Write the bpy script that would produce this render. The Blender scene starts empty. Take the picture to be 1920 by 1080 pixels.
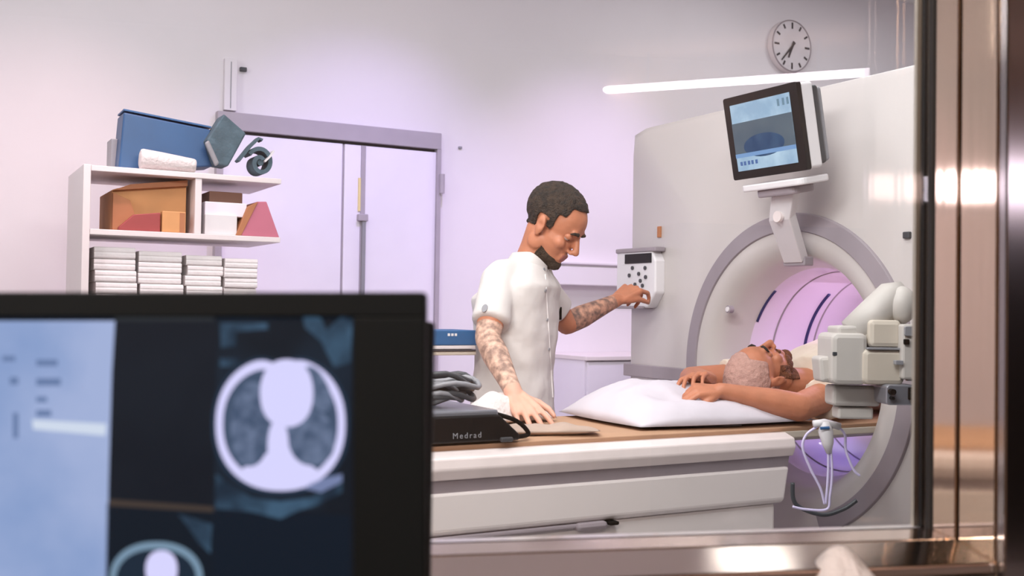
import bpy, bmesh, math, random
from mathutils import Vector, Matrix, Euler, noise
random.seed(7)
V = Vector
PI = math.pi
sc = bpy.context.scene
COL = sc.collection

# ------------------------------------------------------------------ camera
AZ = math.radians(61.0)                       # heading, measured from +X towards +Y
FH = V((math.cos(AZ), math.sin(AZ), 0)); RH = V((math.sin(AZ), -math.cos(AZ), 0)); UP = V((0, 0, 1))
PITCH = math.atan(38 / 2000); ROLL = 0.015; F = 2000.0
FW = (FH * math.cos(PITCH) + UP * math.sin(PITCH)).normalized()
U0 = RH.cross(FW).normalized()
RT = (RH * math.cos(ROLL) + U0 * math.sin(ROLL)).normalized()
UU = RT.cross(FW).normalized()
EYE = V((0, 0, 1.25))
cd = bpy.data.cameras.new('camera'); cam_o = bpy.data.objects.new('camera', cd); COL.objects.link(cam_o)
m = Matrix((RT, UU, -FW)).transposed().to_4x4(); m.translation = EYE
cam_o.matrix_world = m
cd.sensor_width = 36; cd.lens = 36 * F / 1920; cd.clip_start = 0.05; cd.clip_end = 60
cd.dof.use_dof = True; cd.dof.focus_distance = 3.5; cd.dof.aperture_fstop = 5.0
sc.camera = cam_o

def at(px, py, d):                            # point seen at (px, py), d metres ahead of the eye
    return EYE + d * (FW + RT * ((px - 960) / F) - UU * ((py - 540) / F))
def onp(px, py, axis, val):                   # point seen at (px, py) on the plane axis = val
    r = FW + RT * ((px - 960) / F) - UU * ((py - 540) / F)
    return EYE + r * ((val - EYE[axis]) / r[axis])
def rd(R, D, z):                              # right, ahead (level), height
    v = RH * R + FH * D; return V((v.x, v.y, z))

# ------------------------------------------------------------------ world, colour
w = bpy.data.worlds.new('world'); sc.world = w; w.use_nodes = True
w.node_tree.nodes['Background'].inputs[0].default_value = (0.8, 0.8, 0.9, 1)
w.node_tree.nodes['Background'].inputs[1].default_value = 0.15
sc.view_settings.view_transform = 'Standard'; sc.view_settings.look = 'None'
sc.view_settings.gamma = 1; sc.view_settings.exposure = 0.30
sc.view_settings.use_curve_mapping = False
sc.cycles.max_bounces = 8; sc.cycles.transparent_max_bounces = 16
sc.cycles.caustics_reflective = False; sc.cycles.caustics_refractive = False

def aim(o, tgt):
    o.rotation_euler = (V(tgt) - o.location).to_track_quat('-Z', 'Y').to_euler()
def area(name, loc, tgt, sx, sy, power, col):
    l = bpy.data.lights.new(name, 'AREA'); l.shape = 'RECTANGLE'; l.size = sx; l.size_y = sy
    l.energy = power; l.color = col
    o = bpy.data.objects.new(name, l); COL.objects.link(o); o.location = loc; aim(o, tgt); return o
def spot(name, loc, tgt, power, col, ang, blend=1.0, rad=0.05):
    l = bpy.data.lights.new(name, 'SPOT'); l.energy = power; l.color = col; l.spot_size = math.radians(ang)
    l.spot_blend = blend; l.shadow_soft_size = rad
    o = bpy.data.objects.new(name, l); COL.objects.link(o); o.location = loc; aim(o, tgt); return o
def point(name, loc, power, col, rad=0.03):
    l = bpy.data.lights.new(name, 'POINT'); l.energy = power; l.color = col; l.shadow_soft_size = rad
    o = bpy.data.objects.new(name, l); COL.objects.link(o); o.location = loc; return o

WALL_Y = 5.10
CEIL = 3.40
WHITE = (0.975, 0.985, 1.0)
LAMPS = [((0.7, 3.1), 13, 'middle of the room', 0.6), ((1.3, 2.0), 11, 'couch end nearest the window', 0.6), ((2.2, 2.0), 9, 'scanner side nearest the window', 0.6), ((-0.6, 3.6), 9, 'left rear corner', 0.6), ((4.08, 4.22), 3.0, 'rear of the scanner', 0.40), ((3.6, 3.3), 9, 'scanner housing', 0.6), ((5.2, 3.5), 20, 'far right corner', 0.6)]  # unseen lamps added for light; the last two lift the far wall
for (lx, ly), pw, nm, sz_ in LAMPS:
    area('added_ceiling_light', (lx, ly, CEIL - 0.05), (lx, ly, 0), sz_, sz_, pw, WHITE)
area('added_fill_light', rd(-0.05, 1.60, 2.40), rd(0.5, 5.0, 1.5), 1.5, 0.3, 36, WHITE)  # added fill above the window, not a known lamp of the room
area('added_fill_light', (-1.6, 2.9, 2.3), (2.5, 2.9, 0.9), 0.3, 1.4, 20, WHITE)  # added fill from the left, brightens the scanner face
VIO = (0.66, 0.50, 1.0)
spot('violet_wash_light', (2.0, 3.6, 3.3), (1.95, 5.1, 1.1), 105, (0.58, 0.45, 1.0), 70)
spot('violet_wash_light', (3.5, 3.6, 3.3), (3.25, 5.1, 1.3), 100, (0.80, 0.58, 1.0), 62)
spot('pink_wash_light', (0.5, 3.2, 3.3), (0.45, 5.1, 1.0), 95, (1.0, 0.64, 0.72), 60)
area('bore_light', (2.95, 2.67, 1.36), (2.95, 2.67, 0), 0.35, 0.35, 2.4, (0.84, 0.64, 1.0))
area('bore_light', (2.95, 2.67, 0.80), (2.95, 2.67, 0), 0.30, 0.45, 0.16, (0.30, 0.25, 1.0))
area('control_room_light', rd(0.1, -0.5, 2.68), rd(0.1, -0.5, 0), 1.2, 0.6, 30, (1.0, 0.84, 0.72))
area('control_room_light', rd(-1.5, -1.3, 2.62), rd(0.9, 2.7, 0.5), 1.2, 0.5, 115, (1.0, 0.93, 0.90))  # added fill through the window, lifts the near side of the couch

# ------------------------------------------------------------------ materials
def s2l(c):
    return tuple((x / 255 / 12.92) if x / 255 <= 0.04045 else ((x / 255 + 0.055) / 1.055) ** 2.4 for x in c)
def mat(name, rgb, rough=0.5, metal=0.0, var=0.04, scale=12.0, bump=0.0, bscale=60.0, spec=0.5, rgb2=None, coat=0.0, stretch=None, sss=0.0):
    m = bpy.data.materials.new(name); m.use_nodes = True
    nt = m.node_tree; b = nt.nodes['Principled BSDF']
    c = s2l(rgb)
    tc = nt.nodes.new('ShaderNodeTexCoord'); mp = nt.nodes.new('ShaderNodeMapping')
    nt.links.new(tc.outputs['Object'], mp.inputs[0])
    if stretch: mp.inputs['Scale'].default_value = stretch
    n = nt.nodes.new('ShaderNodeTexNoise'); n.inputs['Scale'].default_value = scale; n.inputs['Detail'].default_value = 4
    nt.links.new(mp.outputs[0], n.inputs['Vector'])
    r = nt.nodes.new('ShaderNodeValToRGB')
    c2 = s2l(rgb2) if rgb2 else tuple(min(1, x * (1 + var)) for x in c)
    c1 = c if rgb2 else tuple(x * (1 - var) for x in c)
    r.color_ramp.elements[0].color = (*c1, 1); r.color_ramp.elements[1].color = (*c2, 1)
    r.color_ramp.elements[0].position = 0.35; r.color_ramp.elements[1].position = 0.65
    nt.links.new(n.outputs['Fac'], r.inputs[0]); nt.links.new(r.outputs[0], b.inputs['Base Color'])
    b.inputs['Roughness'].default_value = rough; b.inputs['Metallic'].default_value = metal
    b.inputs['Specular IOR Level'].default_value = spec; b.inputs['Coat Weight'].default_value = coat
    if sss:
        b.inputs['Subsurface Weight'].default_value = sss; b.inputs['Subsurface Radius'].default_value = (0.01, 0.004, 0.002)
        b.inputs['Subsurface Scale'].default_value = 1.0
    if bump:
        n2 = nt.nodes.new('ShaderNodeTexNoise'); n2.inputs['Scale'].default_value = bscale
        nt.links.new(mp.outputs[0], n2.inputs['Vector'])
        bp = nt.nodes.new('ShaderNodeBump'); bp.inputs['Strength'].default_value = bump; bp.inputs['Distance'].default_value = 0.01
        nt.links.new(n2.outputs['Fac'], bp.inputs['Height']); nt.links.new(bp.outputs[0], b.inputs['Normal'])
    return m
def emis(name, rgb, strength=1.0, rgb2=None, scale=20.0, stretch=None):
    m = bpy.data.materials.new(name); m.use_nodes = True; nt = m.node_tree
    b = nt.nodes['Principled BSDF']; b.inputs['Base Color'].default_value = (0.003, 0.003, 0.004, 1); b.inputs['Roughness'].default_value = 0.5
    b.inputs['Specular IOR Level'].default_value = 0.08
    c = s2l(rgb)
    if rgb2:
        tc = nt.nodes.new('ShaderNodeTexCoord'); mp = nt.nodes.new('ShaderNodeMapping'); nt.links.new(tc.outputs['Object'], mp.inputs[0])
        if stretch: mp.inputs['Scale'].default_value = stretch
        n = nt.nodes.new('ShaderNodeTexNoise'); n.inputs['Scale'].default_value = scale; n.inputs['Detail'].default_value = 5
        nt.links.new(mp.outputs[0], n.inputs['Vector'])
        r = nt.nodes.new('ShaderNodeValToRGB'); r.color_ramp.elements[0].color = (*c, 1); r.color_ramp.elements[1].color = (*s2l(rgb2), 1)
        r.color_ramp.elements[0].position = 0.35; r.color_ramp.elements[1].position = 0.65
        nt.links.new(n.outputs['Fac'], r.inputs[0]); nt.links.new(r.outputs[0], b.inputs['Emission Color'])
    else:
        b.inputs['Emission Color'].default_value = (*c, 1)
    b.inputs['Emission Strength'].default_value = strength
    return m
def glass_mat():
    m = bpy.data.materials.new('window_glass'); m.use_nodes = True; nt = m.node_tree; nt.nodes.clear()
    o = nt.nodes.new('ShaderNodeOutputMaterial'); mx = nt.nodes.new('ShaderNodeMixShader')
    t = nt.nodes.new('ShaderNodeBsdfTransparent'); t.inputs[0].default_value = (0.985, 0.985, 0.98, 1)
    g = nt.nodes.new('ShaderNodeBsdfGlossy'); g.inputs['Roughness'].default_value = 0.0
    f = nt.nodes.new('ShaderNodeFresnel'); f.inputs['IOR'].default_value = 1.5
    nt.links.new(f.outputs[0], mx.inputs[0]); nt.links.new(t.outputs[0], mx.inputs[1]); nt.links.new(g.outputs[0], mx.inputs[2])
    nt.links.new(mx.outputs[0], o.inputs[0]); return m

M = {
 'wall': mat('wall_paint', (226, 220, 224), 0.75, var=0.02, scale=1.5, bump=0.05, bscale=200),
 'ceil': mat('ceiling_paint', (225, 222, 222), 0.8),
 'floor': mat('vinyl_floor', (196, 190, 192), 0.4, scale=30),
 'ctlwall': mat('control_room_paint', (190, 160, 135), 0.8),
 'ctldark': mat('control_room_dark', (60, 58, 58), 0.7),
 'doorleaf': mat('door_laminate', (232, 226, 236), 0.45, var=0.01),
 'doorframe': mat('door_frame_metal', (168, 160, 168), 0.4, var=0.03),
 'darkgap': mat('dark_gap', (62, 56, 60), 0.7),
 'steel': mat('brushed_steel', (214, 192, 172), 0.07, metal=1.0, var=0.05, scale=6, bump=0.03, bscale=40, stretch=(1, 1, 0.05)),
 'sillsteel': mat('sill_steel', (216, 198, 184), 0.12, metal=1.0, var=0.04, scale=8, bump=0.03, bscale=40, stretch=(0.1, 0.1, 1)),
 'steeldark': mat('dark_steel', (158, 152, 152), 0.12, metal=1.0, var=0.06, scale=3),
 'rubber': mat('black_rubber', (38, 36, 36), 0.6),
 'glass': glass_mat(),
 'gantry': mat('scanner_shell', (198, 191, 188), 0.38, var=0.012, scale=2, coat=0.1),
 'gantry2': mat('scanner_shell_lower', (205, 202, 202), 0.4, var=0.012, scale=2),
 'liner': mat('bore_liner', (225, 210, 228), 0.22, var=0.02, scale=3, coat=0.3),
 'trim': mat('grey_trim', (150, 140, 146), 0.45, var=0.03),
 'seam': mat('dark_blue_seam', (48, 46, 92), 0.4),
 'black': mat('black_plastic', (7, 9, 9), 0.6, var=0.05, spec=0.12),
 'blackgloss': mat('black_glossy', (14, 15, 17), 0.45, spec=0.3, var=0.05),
 'darkgrey': mat('dark_grey_plastic', (62, 64, 68), 0.45),
 'midgrey': mat('mid_grey_plastic', (140, 140, 145), 0.4),
 'silver': mat('silver_metal', (170, 172, 182), 0.3, metal=0.7),
 'whiteplastic': mat('white_plastic', (222, 218, 220), 0.35, var=0.015),
 'injector': mat('injector_plastic', (192, 186, 180), 0.5, var=0.02),
 'cream': mat('cream_plastic', (200, 190, 176), 0.45, var=0.02),
 'tableshell': mat('table_shell', (234, 226, 224), 0.3, var=0.015, scale=3, coat=0.2),
 'tablerim': mat('table_rim', (232, 220, 218), 0.22, coat=0.4),
 'pad': mat('tan_vinyl_pad', (186, 148, 120), 0.65, var=0.05, scale=6, bump=0.1, bscale=15, spec=0.15),
 'pillow': mat('white_pillow_cotton', (206, 199, 207), 0.85, var=0.015, bump=0.25, bscale=18),
 'shirt': mat('white_uniform_cotton', (212, 206, 203), 0.85, var=0.015, bump=0.35, bscale=22),
 'gown': mat('cream_garment_cotton', (222, 208, 190), 0.85, var=0.03, bump=0.5, bscale=25),
 'linen': mat('folded_linen', (228, 222, 222), 0.9, var=0.03, bump=0.3, bscale=40),
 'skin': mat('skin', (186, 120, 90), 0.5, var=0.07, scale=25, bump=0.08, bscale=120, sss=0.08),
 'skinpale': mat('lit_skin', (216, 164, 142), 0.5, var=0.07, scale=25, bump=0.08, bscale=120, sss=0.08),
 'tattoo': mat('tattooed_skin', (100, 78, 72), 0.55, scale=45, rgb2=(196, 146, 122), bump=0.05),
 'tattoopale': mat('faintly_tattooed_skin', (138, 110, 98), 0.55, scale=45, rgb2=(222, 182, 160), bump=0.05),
 'buzz': mat('short_grey_brown_hair', (182, 142, 130), 0.8, var=0.08, scale=120, bump=0.4, bscale=250),
 'lips': mat('lips', (165, 98, 88), 0.45),
 'hair': mat('dark_hair', (30, 25, 22), 0.8, rgb2=(62, 48, 38), scale=60, bump=0.8, bscale=220),
 'beard': mat('dark_beard', (60, 46, 34), 0.8, var=0.3, scale=110, bump=0.8, bscale=220),
 'brownhair': mat('brown_hair', (112, 66, 40), 0.8, var=0.3, scale=90, bump=0.8, bscale=200),
 'eyewhite': mat('eye_white', (170, 150, 142), 0.35), 'iris': mat('iris', (60, 40, 28), 0.2),
 'blue': mat('blue_vinyl', (40, 80, 122), 0.45, var=0.12, scale=5),
 'bluebox': mat('blue_card', (48, 94, 142), 0.5, var=0.05),
 'slate': mat('slate_fabric', (74, 94, 104), 0.8, var=0.18, scale=18, bump=0.4, bscale=50),
 'sheet': mat('pale_sheet', (178, 156, 142), 0.8),
 'towel': mat('white_towel', (216, 208, 206), 0.9, bump=0.6, bscale=70),
 'cardboard': mat('orange_cardboard', (208, 150, 98), 0.7, var=0.06, scale=10),
 'cardboard2': mat('brown_cardboard', (172, 112, 76), 0.7, var=0.08, scale=10),
 'red': mat('dark_red_card', (158, 66, 66), 0.6, var=0.05),
 'pinkred': mat('rose_card', (190, 108, 128), 0.6, var=0.04),
 'brown': mat('brown_card', (130, 92, 76), 0.7),
 'shelf': mat('shelf_laminate', (226, 216, 216), 0.5, var=0.01),
 'yellow': mat('yellow_strip', (226, 208, 150), 0.6),
 'tube': mat('clear_tubing', (215, 205, 238), 0.25, var=0.02),
 'deskwood': mat('desk_laminate', (96, 84, 76), 0.5),
 'clockface': mat('clock_face', (215, 208, 212), 0.5), 'clockmark': mat('clock_marks', (38, 34, 40), 0.5),
 'lampface': emis('lamp_face', (255, 244, 240), 6.0),
}

# ------------------------------------------------------------------ builders
def tag(o, label=None, cat=None, group=None, kind=None):
    if label: o['label'] = label
    if cat: o['category'] = cat
    if group: o['group'] = group
    if kind: o['kind'] = kind
    return o
def empty(name, loc, label, cat, group=None):
    o = bpy.data.objects.new(name, None); COL.objects.link(o); o.location = loc; o.empty_display_size = 0.1
    tag(o, label, cat, group); bpy.context.view_layer.update(); return o

class MB:
    def __init__(s): s.bm = bmesh.new()
    def box(s, a, b, R=None, o=None, mi=0):
        a = V(a); b = V(b); vs = []
        for x in (a.x, b.x):
            for y in (a.y, b.y):
                for z in (a.z, b.z):
                    p = V((x, y, z))
                    if R is not None: p = R @ p
                    if o is not None: p = p + V(o)
                    vs.append(s.bm.verts.new(p))
        for f in ((0, 1, 3, 2), (4, 6, 7, 5), (0, 4, 5, 1), (2, 3, 7, 6), (0, 2, 6, 4), (1, 5, 7, 3)):
            fc = s.bm.faces.new([vs[i] for i in f]); fc.material_index = mi
        return s
    def rings(s, rs, cap=True, closed=False, mi=0):
        R = [[s.bm.verts.new(p) for p in r] for r in rs]
        n = len(R[0])
        k = len(R)
        for i in range(k if closed else k - 1):
            A, B = R[i], R[(i + 1) % k]
            for j in range(n):
                f = s.bm.faces.new((A[j], A[(j + 1) % n], B[(j + 1) % n], B[j])); f.material_index = mi
        if cap and not closed:
            f = s.bm.faces.new(R[0][::-1]); f.material_index = mi
            f = s.bm.faces.new(R[-1]); f.material_index = mi
        return s
    def tube(s, pts, r, n=10, cap=True, mi=0):
        pts = [V(p) for p in pts]; rs = []
        rad = r if isinstance(r, (list, tuple)) else [r] * len(pts)
        up = V((0.13, 0.21, 0.97))
        for i, p in enumerate(pts):
            t = (pts[min(i + 1, len(pts) - 1)] - pts[max(i - 1, 0)]).normalized()
            a = t.cross(up)
            if a.length < 1e-3: a = t.cross(V((1, 0, 0)))
            a.normalize(); b = t.cross(a); up = a.cross(t) if a.cross(t).dot(up) > 0 else -a.cross(t)
            rs.append([p + (a * math.cos(2 * PI * k / n) + b * math.sin(2 * PI * k / n)) * rad[i] for k in range(n)])
        return s.rings(rs, cap, mi=mi)
    def cyl(s, a, b, r, n=32, r2=None, mi=0):
        a = V(a); b = V(b); t = (b - a).normalized(); u = t.orthogonal().normalized(); v = t.cross(u)
        c = [[p + (u * math.cos(2 * PI * k / n) + v * math.sin(2 * PI * k / n)) * rr for k in range(n)] for p, rr in ((a, r), (b, r if r2 is None else r2))]
        return s.rings(c, mi=mi)
    def ell(s, c, r, R=None, sub=3, mi=0):
        g = bmesh.ops.create_icosphere(s.bm, subdivisions=sub, radius=1)
        for v in g['verts']:
            p = V((v.co.x * r[0], v.co.y * r[1], v.co.z * r[2]))
            if R is not None: p = R @ p
            v.co = p + V(c)
        for v in g['verts']:
            for f in v.link_faces: f.material_index = mi
        return s
    def cap(s, a, b, r0, r1, sub=2):
        s.ell(a, (r0,) * 3, sub=sub); s.ell(b, (r1,) * 3, sub=sub)
        if (V(b) - V(a)).length > 1e-5: s.cyl(a, b, r0, 16, r1)
        return s
    def limb(s, pts):                       # [(point, radius), ...]
        for (a, r0), (b, r1) in zip(pts[:-1], pts[1:]): s.cap(a, b, r0, r1)
        return s
    def loft(s, secs, n=28, p=2.3):         # [(centre, half-axis a, half-axis b)]
        rs = []
        for c, a, b in secs:
            ring = []
            for k in range(n):
                t = 2 * PI * k / n; ct, st = math.cos(t), math.sin(t)
                e = 2 / p
                ring.append(V(c) + V(a) * (math.copysign(abs(ct) ** e, ct)) + V(b) * (math.copysign(abs(st) ** e, st)))
            rs.append(ring)
        return s.rings(rs)
    def prism(s, poly, o, u, v, d, mi=0):    # 2-D polygon in the frame (o, u, v), pushed along vector d
        A = [V(o) + V(u) * x + V(v) * y for x, y in poly]
        B = [p + V(d) for p in A]
        return s.rings([A, B], mi=mi)
    def build(s, name, mats, parent=None, bevel=0, smooth=False, seg=2, sub=0):
        bmesh.ops.recalc_face_normals(s.bm, faces=s.bm.faces[:])
        me = bpy.data.meshes.new(name); s.bm.to_mesh(me); s.bm.free()
        if not isinstance(mats, (list, tuple)): mats = [mats]
        for q in mats: me.materials.append(q)
        o = bpy.data.objects.new(name, me); COL.objects.link(o)
        if smooth: me.polygons.foreach_set('use_smooth', [True] * len(me.polygons))
        if bevel:
            b = o.modifiers.new('bevel', 'BEVEL'); b.width = bevel; b.segments = seg; b.limit_method = 'ANGLE'; b.angle_limit = 0.6
        if sub:
            b = o.modifiers.new('sub', 'SUBSURF'); b.levels = sub; b.render_levels = sub
        if parent is not None:
            o.parent = parent; o.matrix_parent_inverse = world_of(parent).inverted()
        return o

def world_of(o):
    m = Matrix.LocRotScale(o.location, o.rotation_euler, o.scale)
    return (world_of(o.parent) @ o.matrix_parent_inverse @ m) if o.parent else m
def copy_tree(o, parent=None):
    c = o.copy(); COL.objects.link(c)
    if parent is not None: c.parent = parent
    for ch in list(o.children): copy_tree(ch, c)
    return c
def struct(o): o['kind'] = 'structure'; return o
def rrect(w, h, r, n=6):                     # rounded rectangle centred on 0
    pts = []
    for cx, cy, a0 in ((w / 2 - r, h / 2 - r, 0), (-w / 2 + r, h / 2 - r, 90), (-w / 2 + r, -h / 2 + r, 180), (w / 2 - r, -h / 2 + r, 270)):
        for k in range(n + 1):
            a = math.radians(a0 + 90 * k / n); pts.append((cx + r * math.cos(a), cy + r * math.sin(a)))
    return pts
def ellpoly(cx, cy, rx, ry, n=40, a0=0, a1=2 * PI):
    return [(cx + rx * math.cos(a0 + (a1 - a0) * k / n), cy + ry * math.sin(a0 + (a1 - a0) * k / n)) for k in range(n)]
def remeshed(mb, voxel, it=6, fac=0.5):      # fuses everything in mb into one closed skin
    me = bpy.data.meshes.new('tmp'); mb.bm.to_mesh(me); mb.bm.free()
    o = bpy.data.objects.new('tmp', me); COL.objects.link(o)
    r = o.modifiers.new('r', 'REMESH'); r.mode = 'VOXEL'; r.voxel_size = voxel
    q = o.modifiers.new('s', 'SMOOTH'); q.factor = fac; q.iterations = it
    dg = bpy.context.evaluated_depsgraph_get(); dg.update()
    out = bpy.data.meshes.new_from_object(o.evaluated_get(dg))
    bpy.data.objects.remove(o); bpy.data.meshes.remove(me)
    return out
def link_mesh(name, me, mats, parent):
    for q in mats: me.materials.append(q)
    o = bpy.data.objects.new(name, me); COL.objects.link(o)
    me.polygons.foreach_set('use_smooth', [True] * len(me.polygons))
    if parent is not None:
        o.parent = parent; o.matrix_parent_inverse = world_of(parent).inverted()
    return o
def shell(name, me, pred, off, m, parent, thick=0.004, rough=0.0, sm=8):  # a layer grown over part of a skin (hair, beard)
    bm = bmesh.new(); bm.from_mesh(me); bm.normal_update()
    kill = [f for f in bm.faces if not pred(f.calc_center_median())]
    nrm = {v.index: v.normal.copy() for v in bm.verts}
    co = {v: v.co + v.normal * (off + rough * noise.noise(v.co * 90)) for v in bm.verts}
    for v, p in co.items(): v.co = p
    bmesh.ops.delete(bm, geom=kill, context='FACES')
    for _ in range(sm):
        bd = [v for v in bm.verts if v.is_boundary]
        new = {}
        for v in bd:
            nb = [e.other_vert(v) for e in v.link_edges if e.is_boundary]
            if nb: new[v] = v.co * 0.4 + sum((q.co for q in nb), V()) / len(nb) * 0.6
        for v, p in new.items(): v.co = p
    out = bpy.data.meshes.new(name); bm.to_mesh(out); bm.free()
    o = link_mesh(name, out, [m], parent)
    for p in out.polygons: p.material_index = 0
    s = o.modifiers.new('solid', 'SOLIDIFY'); s.thickness = thick + off; s.offset = -1
    return o

# ================================================================== SETTING
WD = math.radians(78)                                   # bearing of the window wall
WT = (RH * math.sin(WD) + FH * math.cos(WD))            # along the window, to the right
WN = (RH * math.cos(WD) - FH * math.sin(WD)) * -1       # into the scanner room
WO = rd(0.564, 1.45, 0)                                 # right end of the pane
WR = Matrix((WT, WN, UP)).transposed()                  # local (along, into room, up)
def wbox(a, b, mi=0, mb=None): return (mb or MB()).box(a, b, WR, WO, mi)

b = MB().box((-4, -5.5, -0.1), (8, 6.5, 0)); struct(b.build('floor', M['floor']))
b = MB().box((-4, -5.5, CEIL), (8, 6.5, CEIL + 0.1)); struct(b.build('ceiling', M['ceil']))
b = MB().box((-3.1, WALL_Y, 0), (7, WALL_Y + 0.15, CEIL)); struct(b.build('wall_back', M['wall']))
b = MB().box((6.6, -1.5, 0), (6.75, WALL_Y, CEIL)); struct(b.build('wall_right', M['wall']))
b = MB().box((-3.15, 0.5, 0), (-3.0, WALL_Y, CEIL)); struct(b.build('wall_left', M['wall']))
# window wall: opening from 0.955 to 2.1 high, 1.9 m wide
SILL = 0.957; HEAD = 2.15; WL = -1.9; TH0 = -0.142; TH1 = 0.014
b = MB()
wbox((-4.2, TH0, 0), (WL, TH1, CEIL), mb=b); wbox((0.021, TH0, 0), (4.1, TH1, CEIL), mb=b)
wbox((WL, TH0, 0), (0.021, TH1, SILL - 0.05), mb=b); wbox((WL, TH0, HEAD), (0.021, TH1, CEIL), mb=b)
struct(b.build('wall_front', M['ctldark']))
# control room shell
b = MB(); wbox((-4.2, -4.6, 0), (4.1, -4.5, 2.7), mb=b); struct(b.build('wall_control_back', M['ctlwall']))
b = MB(); wbox((4.0, -4.5, 0), (4.1, TH0, 2.7), mb=b); struct(b.build('wall_control_right', M['ctlwall']))
b = MB(); wbox((-4.3, -4.5, 0), (-4.2, TH0, 2.7), mb=b); struct(b.build('wall_control_left', M['ctlwall']))
b = MB(); wbox((-4.2, -4.5, 2.7), (4.1, TH0, 2.75), mb=b); struct(b.build('ceiling_control', M['ctlwall']))

# observation window
win = bpy.data.objects.new('window_1', None); COL.objects.link(win); win.location = WO + V((0, 0, SILL)); win['kind'] = 'structure'
bpy.context.view_layer.update()
o = wbox((WL, -0.004, SILL), (0.0, 0.004, HEAD)).build('pane', M['glass'], win)
b = MB()
for y0, y1 in ((-0.014, -0.005), (0.005, 0.012)):
    wbox((-0.003, y0, SILL), (0.004, y1, HEAD), mb=b); wbox((WL, y0, HEAD - 0.01), (0, y1, HEAD), mb=b)
b.build('gasket', M['rubber'], win)
b = wbox((-0.009, 0.013, SILL - 0.01), (0.020, TH1 + 0.006, HEAD)); b.build('inner_jamb', M['cream'], win)
b = wbox((0.0, -0.066, SILL - 0.02), (0.02, -0.016, HEAD)); b.build('jamb_strip', M['steel'], win, bevel=0.002)
b = wbox((0.010, -0.072, SILL - 0.02), (0.02, -0.066, HEAD)); b.build('jamb_groove', M['rubber'], win)
b = wbox((0.0, TH0 - 0.004, SILL - 0.03), (0.02, -0.072, HEAD)); b.build('jamb_plate', M['steel'], win, bevel=0.003)
b = wbox((0.001, TH0 - 0.02, 0.60), (0.10, TH0 - 0.005, HEAD + 0.1)); b.build('front_plate', M['steeldark'], win, bevel=0.002)
def slab(y0, z0, y1, z1, t, x0=WL, x1=0.0):
    return MB().prism([(y0, z0), (y1, z1), (y1, z1 - t), (y0, z0 - t)], WO + WT * x0, WN, UP, WT * (x1 - x0))
slab(-0.010, SILL + 0.006, -0.060, SILL + 0.003, 0.012).build('sill_strip', M['sillsteel'], win, bevel=0.002)
slab(-0.060, SILL - 0.007, -0.066, SILL - 0.007, 0.008).build('sill_groove', M['deskwood'], win)
slab(-0.066, SILL + 0.004, -0.148, SILL - 0.008, 0.014).build('sill_plate', M['sillsteel'], win, bevel=0.003)
slab(-0.004, SILL + 0.004, -0.010, SILL + 0.004, 0.010).build('sill_gasket', M['brown'], win)
slab(0.022, SILL + 0.004, 0.005, SILL + 0.004, 0.014).build('inner_sill', M['tablerim'], win)
b = wbox((WL, TH0 - 0.014, 0.60), (0.001, TH0 - 0.002, SILL - 0.025)); b.build('apron', M['deskwood'], win)

# double door in the back wall
def wy(px, py, y=WALL_Y): return onp(px, py, 1, y)
dL = wy(402, 300).x; dR = wy(820, 300).x; dTop = wy(620, 232).z
g1 = wy(640, 300).x; g2 = wy(677, 300).x
door = bpy.data.objects.new('door_1', None); COL.objects.link(door); door.location = ((dL + dR) / 2, WALL_Y, 0); door['kind'] = 'structure'
bpy.context.view_layer.update()
y = WALL_Y
MB().box((dL, y - 0.05, dTop - 0.085), (dR, y - 0.001, dTop)).build('lintel', M['doorframe'], door, bevel=0.003)
MB().box((dL, y - 0.05, 0), (dL + 0.03, y - 0.001, dTop - 0.085)).build('jamb', M['doorframe'], door)
MB().box((dR - 0.022, y - 0.05, 0), (dR, y - 0.001, dTop - 0.085)).build('jamb', M['doorframe'], door)
MB().box((dL + 0.03, y - 0.012, dTop - 0.103), (dR - 0.022, y - 0.003, dTop - 0.085)).build('shadow_gap', M['darkgap'], door)
MB().box((dL + 0.03, y - 0.032, 0.01), (g1 - 0.006, y - 0.004, dTop - 0.10)).build('door_leaf', M['doorleaf'], door, bevel=0.002)
MB().box((g1 - 0.006, y - 0.02, 0.01), (g1 + 0.006, y - 0.004, dTop - 0.10)).build('seam', M['doorframe'], door)
MB().box((g1 + 0.006, y - 0.032, 0.01), (g2 - 0.012, y - 0.004, dTop - 0.10)).build('door_leaf', M['doorleaf'], door, bevel=0.002)
MB().box((g2 - 0.012, y - 0.036, 0.01), (g2 + 0.012, y - 0.002, dTop - 0.10)).build('meeting_stile', M['doorframe'], door)
MB().box((g2 + 0.012, y - 0.032, 0.01), (dR - 0.022, y - 0.004, dTop - 0.10)).build('door_leaf', M['doorleaf'], door, bevel=0.002)
zl = wy(670, 408).z
MB().box((g2 - 0.030, y - 0.06, zl - 0.02), (g2 + 0.022, y - 0.03, zl + 0.015)).build('latch', M['doorframe'], door, bevel=0.004)
MB().box((g2 - 0.026, y - 0.040, zl + 0.03), (g2 - 0.014, y - 0.032, wy(670, 335).z)).build('yellow_strip', M['yellow'], door)
MB().box((g2 - 0.006, y - 0.052, 0.5), (g2 + 0.012, y - 0.034, zl - 0.02)).build('bolt_rod', M['midgrey'], door)
zh = wy(822, 350).z
MB().cyl((dR + 0.004, y - 0.055, zh - 0.04), (dR + 0.004, y - 0.055, zh + 0.06), 0.014, 16).build('hinge', M['doorframe'], door)

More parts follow.
